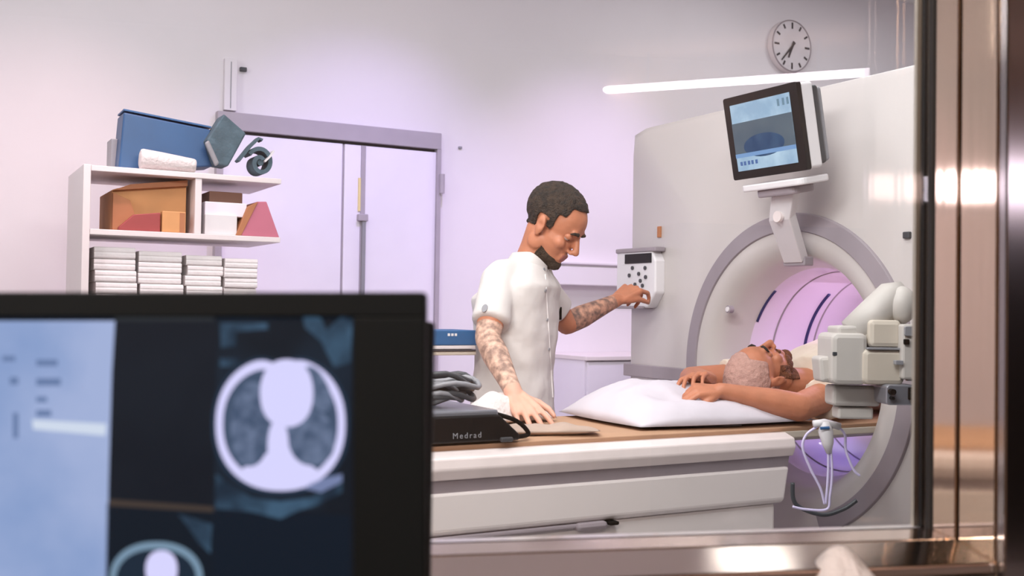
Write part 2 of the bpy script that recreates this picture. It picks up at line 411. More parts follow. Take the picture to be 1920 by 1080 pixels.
# rail, counter and low cabinets along the back wall
def wallbox(px0, py0, px1, py1, dep, name, mt, bev=0.003):
    p = wy(px0, py0); q = wy(px1, py1)
    z0, z1 = min(p.z, q.z), max(p.z, q.z)
    return MB().box((p.x, WALL_Y - dep, z0), (q.x, WALL_Y - 0.001, z1)).build(name, mt, None, bevel=bev)
p0 = wy(1015, 490).x
zc = lambda py, dep=0.0: onp(1110, py, 1, WALL_Y - dep).z
o = MB().box((p0, WALL_Y - 0.10, zc(535, .1)), (4.8, WALL_Y - 0.001, zc(492, .1))).build('wall_trunking', M['wall'], bevel=0.004)
tag(o, 'pale lilac horizontal duct on the wall behind the standing man', 'wall duct')
c = MB().box((p0, WALL_Y - 0.105, zc(499, .1)), (4.8, WALL_Y - 0.10, zc(496, .1))).build('edge_strip', M['trim'], o)
cab = empty('base_cabinet', (p0 + 0.5, WALL_Y - 0.25, 0), 'long low cabinet against the wall, under the horizontal duct behind the standing man', 'cabinet')
zt = zc(668, .45)
MB().box((p0, WALL_Y - 0.47, zt - 0.022), (4.8, WALL_Y - 0.002, zt)).build('worktop', M['shelf'], cab, bevel=0.003)
MB().box((p0 + 0.01, WALL_Y - 0.44, 0.08), (4.79, WALL_Y - 0.004, zt - 0.022)).build('body', M['doorleaf'], cab)
MB().box((p0 + 0.03, WALL_Y - 0.40, 0.0), (4.77, WALL_Y - 0.02, 0.08)).build('plinth', M['midgrey'], cab)
for k in range(4):
    x0 = p0 + 0.02 + k * 0.45
    d = MB().box((x0, WALL_Y - 0.458, 0.10), (x0 + 0.44, WALL_Y - 0.44, zt - 0.03)).build('door', M['doorleaf'], cab, bevel=0.002)
    MB().box((x0 + 0.38, WALL_Y - 0.475, zt - 0.2), (x0 + 0.392, WALL_Y - 0.458, zt - 0.08)).build('handle', M['silver'], d)

# small fittings on the back wall
p = wy(455, 131)
tag(MB().box((p.x - 0.016, y - 0.02, p.z - 0.010), (p.x + 0.016, y, p.z + 0.010)).build('wall_sensor', M['darkgrey'], bevel=0.003), 'small dark sensor high on the back wall, above the door', 'sensor')
p = wy(862, 277)
tag(MB().box((p.x - 0.010, y - 0.012, p.z - 0.006), (p.x + 0.010, y, p.z + 0.006)).build('wall_screw', M['midgrey'], bevel=0.002), 'tiny grey fixing on the wall right of the door top corner', 'fixing')
p = wy(430, 160)
o = MB().box((p.x - 0.03, y - 0.03, dTop + 0.01), (p.x + 0.03, y - 0.001, wy(430, 112).z)).build('cable_cover', M['wall'], bevel=0.003)
tag(o, 'white vertical cable cover on the wall above the left door corner', 'cable cover')
MB().box((p.x - 0.002, y - 0.032, dTop + 0.02), (p.x + 0.002, y - 0.030, wy(430, 118).z)).build('groove', M['midgrey'], o)

# clock
cc = wy(1475, 89); Rc = 0.165
clock = empty('wall_clock', (cc.x, WALL_Y, cc.z), 'round white wall clock with black bar marks, above the scanner screen', 'clock')
MB().cyl((cc.x, y - 0.045, cc.z), (cc.x, y - 0.001, cc.z), Rc, 64).build('case', M['shelf'], clock, bevel=0.004, smooth=False)
MB().tube([V((cc.x + Rc * 0.985 * math.cos(2 * PI * k / 48), y - 0.047, cc.z + Rc * 0.985 * math.sin(2 * PI * k / 48))) for k in range(49)], 0.004, 8).build('rim', M['trim'], clock)
MB().cyl((cc.x, y - 0.048, cc.z), (cc.x, y - 0.045, cc.z), Rc * 0.95, 64).build('dial', M['clockface'], clock)
for k in range(12):
    a = math.radians(30 * k); L = 0.040 if k % 3 == 0 else 0.030
    dv = V((math.sin(a), 0, math.cos(a))); sv = V((math.cos(a), 0, -math.sin(a)))
    q = V((cc.x, y - 0.049, cc.z)) + dv * (Rc * 0.90 - L)
    MB().prism([(-0.006, 0), (0.006, 0), (0.006, L), (-0.006, L)], q, sv, dv, V((0, -0.002, 0))).build('hour_mark', M['clockmark'], clock)
for nm, an, L, wd in (('hour_hand', 203, 0.085, 0.009), ('minute_hand', 222, 0.135, 0.007)):
    a = math.radians(an); dv = V((math.sin(a), 0, math.cos(a))); sv = V((math.cos(a), 0, -math.sin(a)))
    MB().prism([(-wd, -0.03), (wd, -0.03), (wd * 0.6, L), (-wd * 0.6, L)], V((cc.x, y - 0.052 - wd * 0.2, cc.z)), sv, dv, V((0, -0.002, 0))).build(nm, M['clockmark'], clock)

# housings for the added, unseen scanner room ceiling lights; lamps of the control room
for i, ((lx, ly), pw, nm, sz_) in enumerate(LAMPS):
    o = MB().box((lx - 0.32, ly - 0.32, CEIL - 0.04), (lx + 0.32, ly + 0.32, CEIL - 0.001)).build('added_ceiling_lamp', M['whiteplastic'], bevel=0.003)
    tag(o, 'unseen square flush ceiling lamp, added for light above the ' + nm, 'lamp', 'added square lamps in the scanner room ceiling')
A = rd(2.35, -2.82, 2.50); B = rd(3.41, -1.70, 2.50)
b = MB(); b.cyl(A, B, 0.022, 12); lamp = b.build('tube_lamp', emis('tube_glow', (255, 240, 250), 14.0), smooth=True)
tag(lamp, 'long thin tube lamp seen as a white streak in the window glass', 'lamp')
for q in (A.lerp(B, 0.2), A.lerp(B, 0.8)): MB().cyl(q + V((0, 0, 0.02)), q + V((0, 0, 0.2)), 0.006, 8).build('hanger', M['midgrey'], lamp)
# light box on the back wall left of the picture, mirrored by the steel jamb
lb = MB().box((-0.36, WALL_Y - 0.05, 1.81), (0.0, WALL_Y - 0.001, 1.99)).build('light_box', M['whiteplastic'], bevel=0.003)
tag(lb, 'lit white light box on the back wall, left of the shelf unit', 'light box')
MB().box((-0.34, WALL_Y - 0.053, 1.83), (-0.02, WALL_Y - 0.05, 1.97)).build('lit_panel', emis('light_box_glow', (255, 240, 255), 8.0), lb)
lb2 = wbox((2.56, -4.49, 1.91), (3.96, -4.44, 2.12)).build('light_box', M['whiteplastic'], None, 0.003)
tag(lb2, 'lit panel above the dark cabinets at the back of the control room', 'light box')
lb3 = wbox((-3.2, -4.49, 1.91), (-2.3, -4.44, 2.10)).build('light_box', M['whiteplastic'], None, 0.003)
tag(lb3, 'lit panel on the bare left part of the rear control room wall', 'light box')
wbox((-3.17, -4.44, 1.93), (-2.33, -4.436, 2.08)).build('lit_panel', emis('left_light_box_glow', (255, 240, 255), 10.0), lb3)
wbox((2.59, -4.44, 1.93), (3.93, -4.436, 2.10)).build('lit_panel', emis('rear_light_box_glow', (255, 240, 255), 9.0), lb2)
cbn = wbox((1.2, -4.49, 0.0), (3.98, -4.05, 1.72)).build('tall_cabinet', M['ctldark'], None, 0.004)
tag(cbn, 'dark slate cabinet run at the back of the control room, behind the camera', 'cabinet')
def wl(a, n, z): return WO + WT * a + WN * n + V((0, 0, z))

# ================================================================== CT SCANNER
GX = 2.55; GY = 2.68; GZ = 1.05; GY0 = 1.62; GY1 = 3.62; GT = 2.0; GD = 0.9
ct = empty('ct_scanner', (GX + 0.45, GY, 0), 'big cream-white ring-shaped CT scanner with a violet-lit bore and grey trim ring', 'CT scanner')
N = 120
def outline(k, inset=0.0, x=GX):
    a = 2 * PI * k / N; dy, dz = math.cos(a), math.sin(a)
    # rounded rectangle hit by a ray from the bore centre
    y0, y1, z0, z1, r = GY0 + inset, GY1 - inset, 0.04 + inset, GT - inset, 0.045
    t = min(((y1 - GY) / dy) if dy > 1e-9 else 1e9, ((y0 - GY) / dy) if dy < -1e-9 else 1e9, ((z1 - GZ) / dz) if dz > 1e-9 else 1e9, ((z0 - GZ) / dz) if dz < -1e-9 else 1e9)
    py, pz = GY + dy * t, GZ + dz * t
    cy = min(max(py, y0 + r), y1 - r); cz = min(max(pz, z0 + r), z1 - r)
    d = math.hypot(py - cy, pz - cz)
    if d > r: py = cy + (py - cy) * r / d; pz = cz + (pz - cz) * r / d
    return V((x, py, pz))
def circ(r, x): return [V((x, GY + r * math.cos(2 * PI * k / N), GZ + r * math.sin(2 * PI * k / N))) for k in range(N)]
b = MB()
b.rings([circ(0.40, GX + GD), [outline(k, 0.03, GX + GD) for k in range(N)], [outline(k, 0, GX + GD - 0.04) for k in range(N)],
         [outline(k, 0, GX + 0.05) for k in range(N)], [outline(k, 0.012, GX + 0.015) for k in range(N)], [outline(k, 0.035, GX) for k in range(N)],
         circ(0.56, GX), circ(0.45, GX - 0.012), circ(0.405, GX - 0.004), circ(0.378, GX + 0.05), circ(0.354, GX + 0.135)], cap=False)
o = b.build('housing', M['gantry'], ct, smooth=True)
b = MB(); b.rings([circ(0.354, GX + 0.135), circ(0.350, GX + 0.15), circ(0.345, GX + 0.22), circ(0.345, GX + 0.66), circ(0.37, GX + 0.82), circ(0.40, GX + GD)], cap=False)
liner = b.build('bore_liner', M['liner'], ct, smooth=True)
rs_ = []
for k in range(93):                                     # open at the bottom
    a = math.radians(-30 + 282 * k / 92); dy, dz = math.cos(a), math.sin(a)
    rs_.append([V((x_, GY + r_ * dy, GZ + r_ * dz)) for r_, x_ in ((0.470, GX - 0.004), (0.474, GX - 0.017), (0.531, GX - 0.013), (0.535, GX + 0.002))])
ring = MB().rings(rs_).build('trim_ring', M['trim'], ct, bevel=0.002)
# seams: dark arcs on the flare and inside the bore
def arc(r, x, a0, a1, t, nm, par):
    pts = [V((x, GY + r * math.cos(math.radians(a0 + (a1 - a0) * k / 24)), GZ + r * math.sin(math.radians(a0 + (a1 - a0) * k / 24)))) for k in range(25)]
    return MB().tube(pts, t, 8).build(nm, M['seam'], par, smooth=True)
arc(0.343, GX + 0.40, 10, 52, 0.006, 'dark_seam', liner)
arc(0.352, GX + 0.14, 28, 52, 0.005, 'dark_seam', liner)
b = MB()
for x in (GX + 0.235, GX + 0.44):
    b.rings([circ(0.3445, x), circ(0.342, x + 0.002), circ(0.342, x + 0.006), circ(0.3445, x + 0.008)], cap=False)
b.build('joint_line', M['trim'], liner, smooth=True)
# side band left of the ring
zb = onp(1225, 696, 0, GX).z
MB().box((GX - 0.012, 3.21, zb - 0.028), (GX + 0.3, GY1 + 0.004, zb + 0.022)).build('trim_band', M['trim'], ct, bevel=0.003)
def gp(px, py): return onp(px, py, 0, GX)
# control pod on the left of the face
c0 = gp(1172, 577); c1 = gp(1247, 466)
pod = MB().prism([(0, 0), (c0.y - c1.y - 0.05, 0), (c0.y - c1.y, 0.06), (c0.y - c1.y, c1.z - c0.z - 0.05), (c0.y - c1.y - 0.03, c1.z - c0.z), (0, c1.z - c0.z)],
    V((GX + 0.004, c0.y, c0.z)), V((0, -1, 0)), V((0, 0, 1)), V((-0.05, 0, 0))).build('control_pod', M['whiteplastic'], ct, bevel=0.008, seg=3)
px_ = GX - 0.0475
q0 = gp(1190, 490); q1 = gp(1240, 475)
MB().box((px_ - 0.002, q1.y, q0.z - 0.012), (px_, q0.y, q1.z)).build('display', M['blackgloss'], pod)
MB().box((GX - 0.052, c1.y - 0.006, c1.z - 0.012), (GX - 0.002, c0.y, c1.z + 0.006)).build('top_edge', M['trim'], pod, bevel=0.004)
MB().box((GX - 0.053, c1.y + 0.07, c0.z - 0.004), (GX - 0.002, c0.y + 0.004, c0.z + 0.008)).build('bottom_edge', M['trim'], pod, bevel=0.003)
for px, py in ((1207, 503), (1231, 503), (1201, 517), (1219, 514), (1222, 527), (1226, 536), (1212, 534), (1232, 520)):
    q = gp(px, py); MB().cyl((px_ - 0.004, q.y + 0.01, q.z), (px_, q.y + 0.01, q.z), 0.008, 12).build('button', M['darkgrey'], pod)
q = gp(1237, 435)
MB().box((GX - 0.008, q.y - 0.012, q.z - 0.022), (GX + 0.002, q.y + 0.008, q.z + 0.022)).build('indicator', M['cardboard2'], ct, bevel=0.002)
q = gp(1372, 580)
MB().cyl((GX - 0.018, q.y, q.z), (GX + 0.0, q.y, q.z), 0.014, 20).build('button_ring', M['trim'], ct)
MB().cyl((GX - 0.022, q.y, q.z), (GX + 0.0, q.y, q.z), 0.009, 20).build('button', M['whiteplastic'], ct)
q = gp(1703, 441)
MB().box((GX - 0.012, q.y - 0.012, q.z - 0.01), (GX + 0.002, q.y + 0.012, q.z + 0.01)).build('microphone', M['darkgrey'], ct, bevel=0.003)
q = gp(1520, 700)
# base foot of the scanner
MB().box((GX + 0.05, GY0 + 0.1, 0.0), (GX + GD - 0.05, GY1 - 0.1, 0.06)).build('foot', M['midgrey'], ct)

# screen on its arm above the bore
ax = GX - 0.02
scr = empty('scanner_screen', gp(1512, 488), 'black-framed square screen on a bent cream arm above the scanner bore', 'screen')
yc = gp(1440, 250).y
tilt = math.radians(11)
scx = GX - 0.27
ctr = onp(1431, 250, 0, scx)
Rm = Matrix.Rotation(math.radians(0), 3, 'Z') @ Matrix.Rotation(tilt, 3, 'Y')   # tips the top towards -X
sn = Rm @ V((-1, 0, 0)); su = Rm @ V((0, 0, 1)); sr = V((0, -1, 0))
if su.x > 0: Rm = Matrix.Rotation(-tilt, 3, 'Y'); sn = Rm @ V((-1, 0, 0)); su = Rm @ V((0, 0, 1))
SW, SH = 0.33, 0.265
MB().prism(rrect(SW, SH, 0.008), ctr, sr, su, -sn * 0.02).build('bezel', M['blackgloss'], scr, bevel=0.002)
MB().prism(rrect(SW * 0.98, SH * 0.98, 0.01), ctr - sn * 0.02, sr, su, -sn * 0.05).build('casing', M['whiteplastic'], scr, bevel=0.006)
MB().prism(rrect(SW * 0.90, SH * 0.9, 0.01), ctr - sn * 0.07, sr, su, -sn * 0.035).build('rear_cover', M['darkgrey'], scr, bevel=0.008)
MB().prism(rrect(SW * 0.86, SH * 0.86, 0.01), ctr - sn * 0.105, sr, su, -sn * 0.02).build('rear_shell', M['midgrey'], scr, bevel=0.008)
b = MB(); e1 = ctr + sn * 0.001
pw, ph = SW * 0.81, SH * 0.80
b.prism([(-pw / 2, -ph / 2), (pw / 2, -ph / 2), (pw / 2, ph / 2), (-pw / 2, ph / 2)], e1, sr, su, sn * 0.001)
disp = b.build('display', emis('screen_pale_blue', (150, 180, 208), 0.9, (185, 212, 232), 14), scr)
def sband(y0, y1, x0, x1, m_, nm, off=0.0025):
    MB().prism([(x0 * pw, y0 * ph), (x1 * pw, y0 * ph), (x1 * pw, y1 * ph), (x0 * pw, y1 * ph)], e1, sr, su, sn * off).build(nm, m_, disp)
sband(-0.24, 0.22, -0.5, 0.5, emis('screen_grey', (84, 100, 116), 0.85, (98, 112, 124), 8), 'image_area')
MB().prism(ellpoly(0.0, -0.16 * ph, 0.34 * pw, 0.17 * ph, 28), e1, sr, su, sn * 0.0032).build('image_shape', emis('screen_navy', (38, 72, 112), 0.8, (62, 92, 128), 20), disp)
sband(-0.30, -0.24, -0.5, 0.5, emis('screen_band', (120, 158, 205), 0.9), 'toolbar', 0.0036)
for x in (-0.44, -0.38, -0.31, -0.25, -0.18):
    sband(-0.42, -0.36, x, x + 0.035, emis('screen_icon', (80, 110, 165), 0.9), 'icon')
for x in (0.3, 0.38, 0.45): sband(0.34, 0.44, x, x + 0.03, emis('screen_mark', (110, 140, 160), 0.9), 'icon')
# cradle under the screen and the arm
bp = ctr - su * (SH / 2 + 0.022) - sn * 0.06
MB().prism(rrect(SW * 0.85, 0.13, 0.03), bp - su * 0.02, sr, -sn, su * 0.022).build('bracket_plate', M['whiteplastic'], scr, bevel=0.005)
MB().prism(rrect(SW * 0.55, 0.1, 0.03), bp - su * 0.045 , sr, -sn, su * 0.026).build('tilt_hinge', M['trim'], scr, bevel=0.006)
T = bp - su * 0.04
Bt = gp(1505, 488); Bt.x = GX - 0.03
Mid = V((GX - 0.14, (T.y + Bt.y) / 2, (T.z + Bt.z) / 2 + 0.03))
def strip(pts, wd, th, name, mt, par, bev=0.004):
    rs = []
    for i, p in enumerate(pts):
        t = (pts[min(i + 1, len(pts) - 1)] - pts[max(i - 1, 0)]).normalized()
        sd = V((0, 1, 0)); nn = t.cross(sd).normalized(); hw = wd[i] / 2
        rs.append([p + sd * hw + nn * th / 2, p - sd * hw + nn * th / 2, p - sd * hw - nn * th / 2, p + sd * hw - nn * th / 2])
    return MB().rings(rs).build(name, mt, par, bevel=bev)
strip([T, Mid, Bt], [0.10, 0.095, 0.085], 0.035, 'arm', M['whiteplastic'], scr)
q = Mid + V((-0.02, -0.01, -0.0)); MB().cyl(q, q + V((-0.012, 0, 0)), 0.018, 20).build('arm_lamp', M['tablerim'], scr)
MB().box((GX - 0.04, Bt.y - 0.05, Bt.z - 0.02), (GX + 0.0, Bt.y + 0.05, Bt.z + 0.01)).build('mount', M['trim'], scr, bevel=0.004)

# ================================================================== PATIENT TABLE
TY0, TY1 = 2.31, 2.90; TZ = 0.90
tb = empty('patient_table', (0.9, 2.6, 0), 'long scanner couch with tan pad, glossy white rim and grey side stripe', 'patient table')
X0 = -0.6; XE = 2.22
def prof(pts, x0, x1, name, mt, bev=0.0, xe_slant=0.0, smooth=False):
    A = [V((x0, yy, zz)) for yy, zz in pts]; B = [V((x1 + xe_slant * (0.9 - zz), yy, zz)) for yy, zz in pts]
    return MB().rings([A, B]).build(name, mt, tb, bevel=bev, smooth=smooth)
prof([(TY0, 0.835), (TY0 - 0.012, 0.862), (TY0 - 0.006, 0.888), (TY0 + 0.03, 0.900), (TY1 - 0.03, 0.900), (TY1 + 0.006, 0.888), (TY1, 0.835)], X0, XE, 'rim', M['tablerim'], 0.004)
prof([(TY0 + 0.012, 0.803), (TY0 + 0.006, 0.836), (TY1 - 0.006, 0.836), (TY1 - 0.012, 0.803)], X0, XE - 0.01, 'side_stripe', M['trim'])
prof([(TY0 + 0.012, 0.700), (TY0 + 0.002, 0.712), (TY0 + 0.0, 0.804), (TY1 - 0.0, 0.804), (TY1 - 0.002, 0.712), (TY1 - 0.012, 0.700)], X0, XE, 'side_cover', M['tableshell'], 0.006, -0.16)
prof([(TY0 + 0.015, 0.686), (TY0 + 0.002, 0.690), (TY0 + 0.004, 0.700), (TY1 - 0.004, 0.700), (TY1 - 0.002, 0.690), (TY1 - 0.015, 0.686)], X0, 1.52, 'lower_rail', M['trim'], 0.003)
prof([(TY0 + 0.018, 0.07), (TY0 + 0.018, 0.70), (TY1 - 0.018, 0.70), (TY1 - 0.018, 0.07)], X0 + 0.1, XE - 0.05, 'pedestal', M['tableshell'], 0.01)
prof([(TY0 + 0.07, 0.0), (TY0 + 0.07, 0.075), (TY1 - 0.07, 0.075), (TY1 - 0.07, 0.0)], X0 + 0.15, 1.95, 'plinth', M['midgrey'])
MB().box((1.48, TY0 - 0.006, 0.680), (1.575, TY0 + 0.03, 0.702)).build('side_handle', M['trim'], tb, bevel=0.01)
MB().box((1.575, TY0 - 0.012, 0.690), (1.605, TY0 + 0.02, 0.700)).build('handle_tip', M['black'], tb, bevel=0.004)
prof([(TY0 + 0.05, 0.898), (TY0 + 0.045, 0.912), (TY0 + 0.08, 0.918), (TY1 - 0.08, 0.918), (TY1 - 0.045, 0.912), (TY1 - 0.05, 0.898)], X0, 3.3, 'pad', M['pad'], 0.003)
prof([(TY0 + 0.11, 0.862), (TY0 + 0.045, 0.880), (TY0 + 0.045, 0.900), (TY1 - 0.045, 0.900), (TY1 - 0.045, 0.880), (TY1 - 0.11, 0.862)], XE - 0.05, 3.3, 'cradle', M['cream'], 0.003)

# pillow
def cushion(cx, cy, cz, lx, ly, h, rot, name, mt, label, cat, seed=0, pw_=2.6, amp=0.01, sag=None):
    n = 40; bm = bmesh.new(); grid = {}
    Rz = Matrix.Rotation(rot, 3, 'Z')
    for sgn in (1, -1):
        for i in range(n + 1):
            for j in range(n + 1):
                u, v = i / n * 2 - 1, j / n * 2 - 1
                e = max(0, (1 - abs(u) ** pw_)) ** 0.75 * max(0, (1 - abs(v) ** pw_)) ** 0.75
                edge = i in (0, n) or j in (0, n)
                if sgn == -1 and edge: grid[(sgn, i, j)] = grid[(1, i, j)]; continue
                px, py = u * lx / 2 * (1 - 0.05 * v * v), v * ly / 2 * (1 - 0.05 * u * u)
                z = (h * e if sgn == 1 else -0.012 * e) + 0.012
                wr = amp * noise.noise(V((px * 9, py * 9, seed))) * e + 0.4 * amp * noise.noise(V((px * 25, py * 25, seed + 4))) * e
                if sgn == 1 and sag: z -= sag(px, py) * e
                q = Rz @ V((px, py, z + (wr if sgn == 1 else 0))) + V((cx, cy, cz))
                grid[(sgn, i, j)] = bm.verts.new(q)
        for i in range(n):
            for j in range(n):
                q = [grid[(sgn, i, j)], grid[(sgn, i + 1, j)], grid[(sgn, i + 1, j + 1)], grid[(sgn, i, j + 1)]]
                if sgn == -1: q = q[::-1]
                try: bm.faces.new(q)
                except ValueError: pass
    me = bpy.data.meshes.new(name); bm.to_mesh(me); bm.free()
    o = link_mesh(name, me, [mt], None)
    return tag(o, label, cat)
def arm_sag(px, py):                         # pressed down by the head and the near arm
    k1 = max(0, min(1, (px + 0.12) / 0.30)); k2 = math.exp(-((py + 0.13) / 0.07) ** 2) * max(0, min(1, (px + 0.25) / 0.1))
    return 0.040 * k1 + 0.045 * k2 * (1 - 0.5 * k1)
cushion(2.06, 2.61, 0.917, 0.66, 0.50, 0.115, math.radians(-3), 'pillow', M['pillow'], 'plump white pillow under the head and arms of the lying patient', 'pillow', 3, 3.0, 0.015, arm_sag)
# dark strap ends beside the pillow
def at_z(px, py, z): return onp(px, py, 2, z)
for (a, bb, lab) in (((1186, 783), (1228, 797), 'short dark strap lying left of the pillow on the tan pad'), ((1284, 799), (1450, 806), 'long dark strap along the near edge of the pad under the pillow')):
    P = at_z(*a, 0.924); Q = at_z(*bb, 0.924)
    if Q.y < TY0 + 0.06: Q.y = TY0 + 0.06
    if P.y < TY0 + 0.06: P.y = TY0 + 0.06
    o = MB().tube([P, P.lerp(Q, 0.3) + V((0, 0, 0.0)), P.lerp(Q, 0.7), Q], [0.002, 0.005, 0.005, 0.003], 8).build('strap', M['darkgap'], smooth=True)
    tag(o, lab, 'strap')

# ================================================================== PEOPLE
def head_add(mb, c, Fv, Uv, s=1.0, mouth=True):
    Fv = V(Fv).normalized(); Lv = V(Uv).cross(Fv).normalized(); Uv = Fv.cross(Lv).normalized()
    R = Matrix((Fv, Lv, Uv)).transposed()
    P = lambda x, y, z: V(c) + R @ (V((x, y, z)) * s)
    E = lambda x, y, z, a, b_, c_, rot=None: mb.ell(P(x, y, z), (a * s, b_ * s, c_ * s), R if rot is None else R @ rot, 3)
    E(-0.012, 0, 0.040, 0.098, 0.076, 0.084)
    E(0.020, 0, 0.030, 0.075, 0.068, 0.075)
    E(0.030, 0, -0.030, 0.060, 0.060, 0.078)
    E(0.036, 0, -0.078, 0.050, 0.048, 0.034)
    E(0.074, 0, -0.098, 0.020, 0.024, 0.018)
    for sd in (1, -1):
        E(0.062, 0.040 * sd, -0.026, 0.022, 0.020, 0.020)
        E(0.000, 0.055 * sd, -0.062, 0.028, 0.012, 0.028)
        E(-0.006, 0.076 * sd, -0.012, 0.018, 0.008, 0.032, Matrix.Rotation(math.radians(-12), 3, 'Y') @ Matrix.Rotation(math.radians(18 * sd), 3, 'Z'))
        E(-0.002, 0.074 * sd, -0.036, 0.009, 0.007, 0.012)
        E(0.101, 0.0105 * sd, -0.038, 0.010, 0.008, 0.007)
    mb.cap(P(0.084, -0.032, 0.022), P(0.084, 0.032, 0.022), 0.0115 * s, 0.0115 * s)
    mb.cap(P(0.090, 0, 0.012), P(0.113, 0, -0.030), 0.0075 * s, 0.0115 * s)
    mb.cap(P(0.086, -0.014, -0.060), P(0.086, 0.014, -0.060), 0.0095 * s, 0.0095 * s)
    mb.cap(P(0.083, -0.013, -0.072), P(0.083, 0.013, -0.072), 0.0095 * s, 0.0095 * s)
    return R, P
def dents(me, P, s, lst):
    for v in me.vertices:
        for (c, r, d) in lst:
            q = (v.co - c).length / (r * s)
            if q < 2.2: v.co = v.co + d * math.exp(-q * q * 1.2)
def face_dents(me, R, P, s=1.0):
    L = []
    for sd in (1, -1):
        L.append((P(0.090, 0.032 * sd, 0.000), 0.017, R @ V((-0.010, 0, 0)) * s))
        L.append((P(-0.004, 0.086 * sd, -0.010), 0.010, R @ V((0, -0.005 * sd, 0)) * s))
    L.append((P(0.098, 0, -0.0655), 0.0045, R @ V((-0.004, 0, 0)) * s))
    dents(me, P, s, L)
def eyes(R, P, s, parent, lids=True):
    for sd in (1, -1):
        e = MB().ell(P(0.072, 0.032 * sd, 0.001), (0.0125 * s,) * 3, R, 3).build('eye', M['eyewhite'], parent, smooth=True)
        MB().ell(P(0.0805, 0.032 * sd, -0.002), (0.0045 * s, 0.0058 * s, 0.0058 * s), R, 2).build('iris', M['iris'], e, smooth=True)
        MB().ell(P(0.0735, 0.032 * sd, 0.0045), (0.0140 * s, 0.0152 * s, 0.0118 * s), R, 3).build('eyelid', M['skin'], parent, smooth=True)
        MB().tube([P(0.094, 0.014 * sd, 0.019), P(0.096, 0.026 * sd, 0.024), P(0.090, 0.040 * sd, 0.022), P(0.082, 0.049 * sd, 0.016)], [0.004 * s, 0.0055 * s, 0.005 * s, 0.002 * s], 8).build('eyebrow', M['hair'], parent, smooth=True)
def hand_add(mb, wrist, dirv, back, thumb_side, curls, spread=0.16, s=1.0, thumb=(0.75, 0.35, 0.55)):
    """dirv along the palm, back = outward normal of the back of the hand, thumb_side = +1/-1"""
    d = V(dirv).normalized(); n = V(back); n = (n - d * n.dot(d)).normalized(); sd = d.cross(n).normalized() * thumb_side
    w_ = V(wrist); lens = [(0.040, 0.025, 0.020), (0.045, 0.029, 0.022), (0.041, 0.027, 0.021), (0.032, 0.020, 0.018)]
    tips = []
    for i in range(4):
        off = (1.5 - i) * 0.0205 * s; kl = (0.086, 0.089, 0.084, 0.076)[i] * s
        base = w_ + sd * off * 0.55 + d * 0.008
        kn = w_ + d * kl + sd * off * 1.0 + n * (0.003 if i in (1, 2) else 0)
        mb.cap(base, kn, 0.0135 * s, 0.0105 * s)
        mb.cap(base - n * 0.008 * s + d * 0.01, kn - n * 0.007 * s - d * 0.012, 0.0125 * s, 0.009 * s)
        dv = (d + sd * spread * (1.5 - i) * 0.5).normalized(); p = kn
        ax = dv.cross(n).normalized()
        ang = 0
        for j in range(3):
            ang += curls[i][j] if isinstance(curls[i], (tuple, list)) else curls[i]
            q = dv * math.cos(math.radians(ang)) - n * math.sin(math.radians(ang))
            p2 = p + q * lens[i][j] * s
            r0 = (0.0092, 0.0083, 0.0074)[j] * (0.88 if i == 3 else 1) * s; r1 = (0.0083, 0.0074, 0.0066)[j] * (0.88 if i == 3 else 1) * s
            mb.cap(p, p2, r0, r1); p = p2
        tips.append(p)
    tb_ = w_ + d * 0.022 * s + sd * 0.020 * s - n * 0.006 * s
    t1 = tb_ + (d * thumb[0] + sd * thumb[1] * 1.6 - n * 0.25).normalized() * 0.042 * s
    t2 = t1 + (d * 1.0 + sd * thumb[1] - n * thumb[2]).normalized() * 0.032 * s
    t3 = t2 + (d * 1.0 + sd * thumb[1] * 0.3 - n * thumb[2] * 1.3).normalized() * 0.026 * s
    mb.cap(tb_, t1, 0.0150 * s, 0.0115 * s); mb.cap(t1, t2, 0.0105 * s, 0.0092 * s); mb.cap(t2, t3, 0.0090 * s, 0.0075 * s)
    return tips
def seg_dist(p, a, b):
    t = max(0, min(1, (p - a).dot(b - a) / (b - a).length_squared)); return (p - a.lerp(b, t)).length, t

# ---- the standing man
azv = lambda az: RH * math.sin(math.radians(az)) + FH * math.cos(math.radians(az))
mf = azv(104); ms = azv(194)                          # facing, his right side
DM = 0.10
foot = at(955, 800, 3.45 + DM); foot.z = 0
man = empty('person', foot, 'standing man in white tunic with dark beard and tattooed arms, reaching towards the scanner panel', 'person')
hc = at(1038, 420, 3.42 + DM)
hf = (azv(114) * math.cos(math.radians(36)) - UP * math.sin(math.radians(36))).normalized()
hu = (UP + azv(112) * 0.7 + azv(22) * -0.05).normalized()
HS = 1.07
nb = at(996, 494, 3.45 + DM)
rsh = at(935, 524, 3.33 + DM); lsh = at(1004, 526, 3.60 + DM)
rel = at(914, 634, 3.31); rwr = at(966, 742, 3.10)
lel = at(1062, 607, 3.80); lwr = at(1158, 562, 3.94)
mb = MB()
Rh, Ph = head_add(mb, hc, hf, hu, HS)
mb.limb([(Ph(-0.020, 0, -0.03), 0.056), (hc.lerp(nb, 0.55) - mf * 0.012, 0.056), (nb - UP * 0.01, 0.062)])
ch = at(962, 580, 3.46 + DM); wa = at(955, 700, 3.46 + DM); hp = at(950, 800, 3.46 + DM)
mb.loft([(nb - UP * 0.00, ms * 0.07, mf * 0.055), (nb - UP * 0.05 - mf * 0.03, ms * 0.15, mf * 0.075), (ch, ms * 0.16, mf * 0.100), (wa, ms * 0.14, mf * 0.09), (hp, ms * 0.16, mf * 0.10), (hp - UP * 0.12, ms * 0.16, mf * 0.10)])
mb.limb([(rsh, 0.052), (rsh.lerp(rel, 0.5), 0.046), (rel, 0.040), (rel.lerp(rwr, 0.3), 0.042), (rel.lerp(rwr, 0.75), 0.030), (rwr, 0.026)])
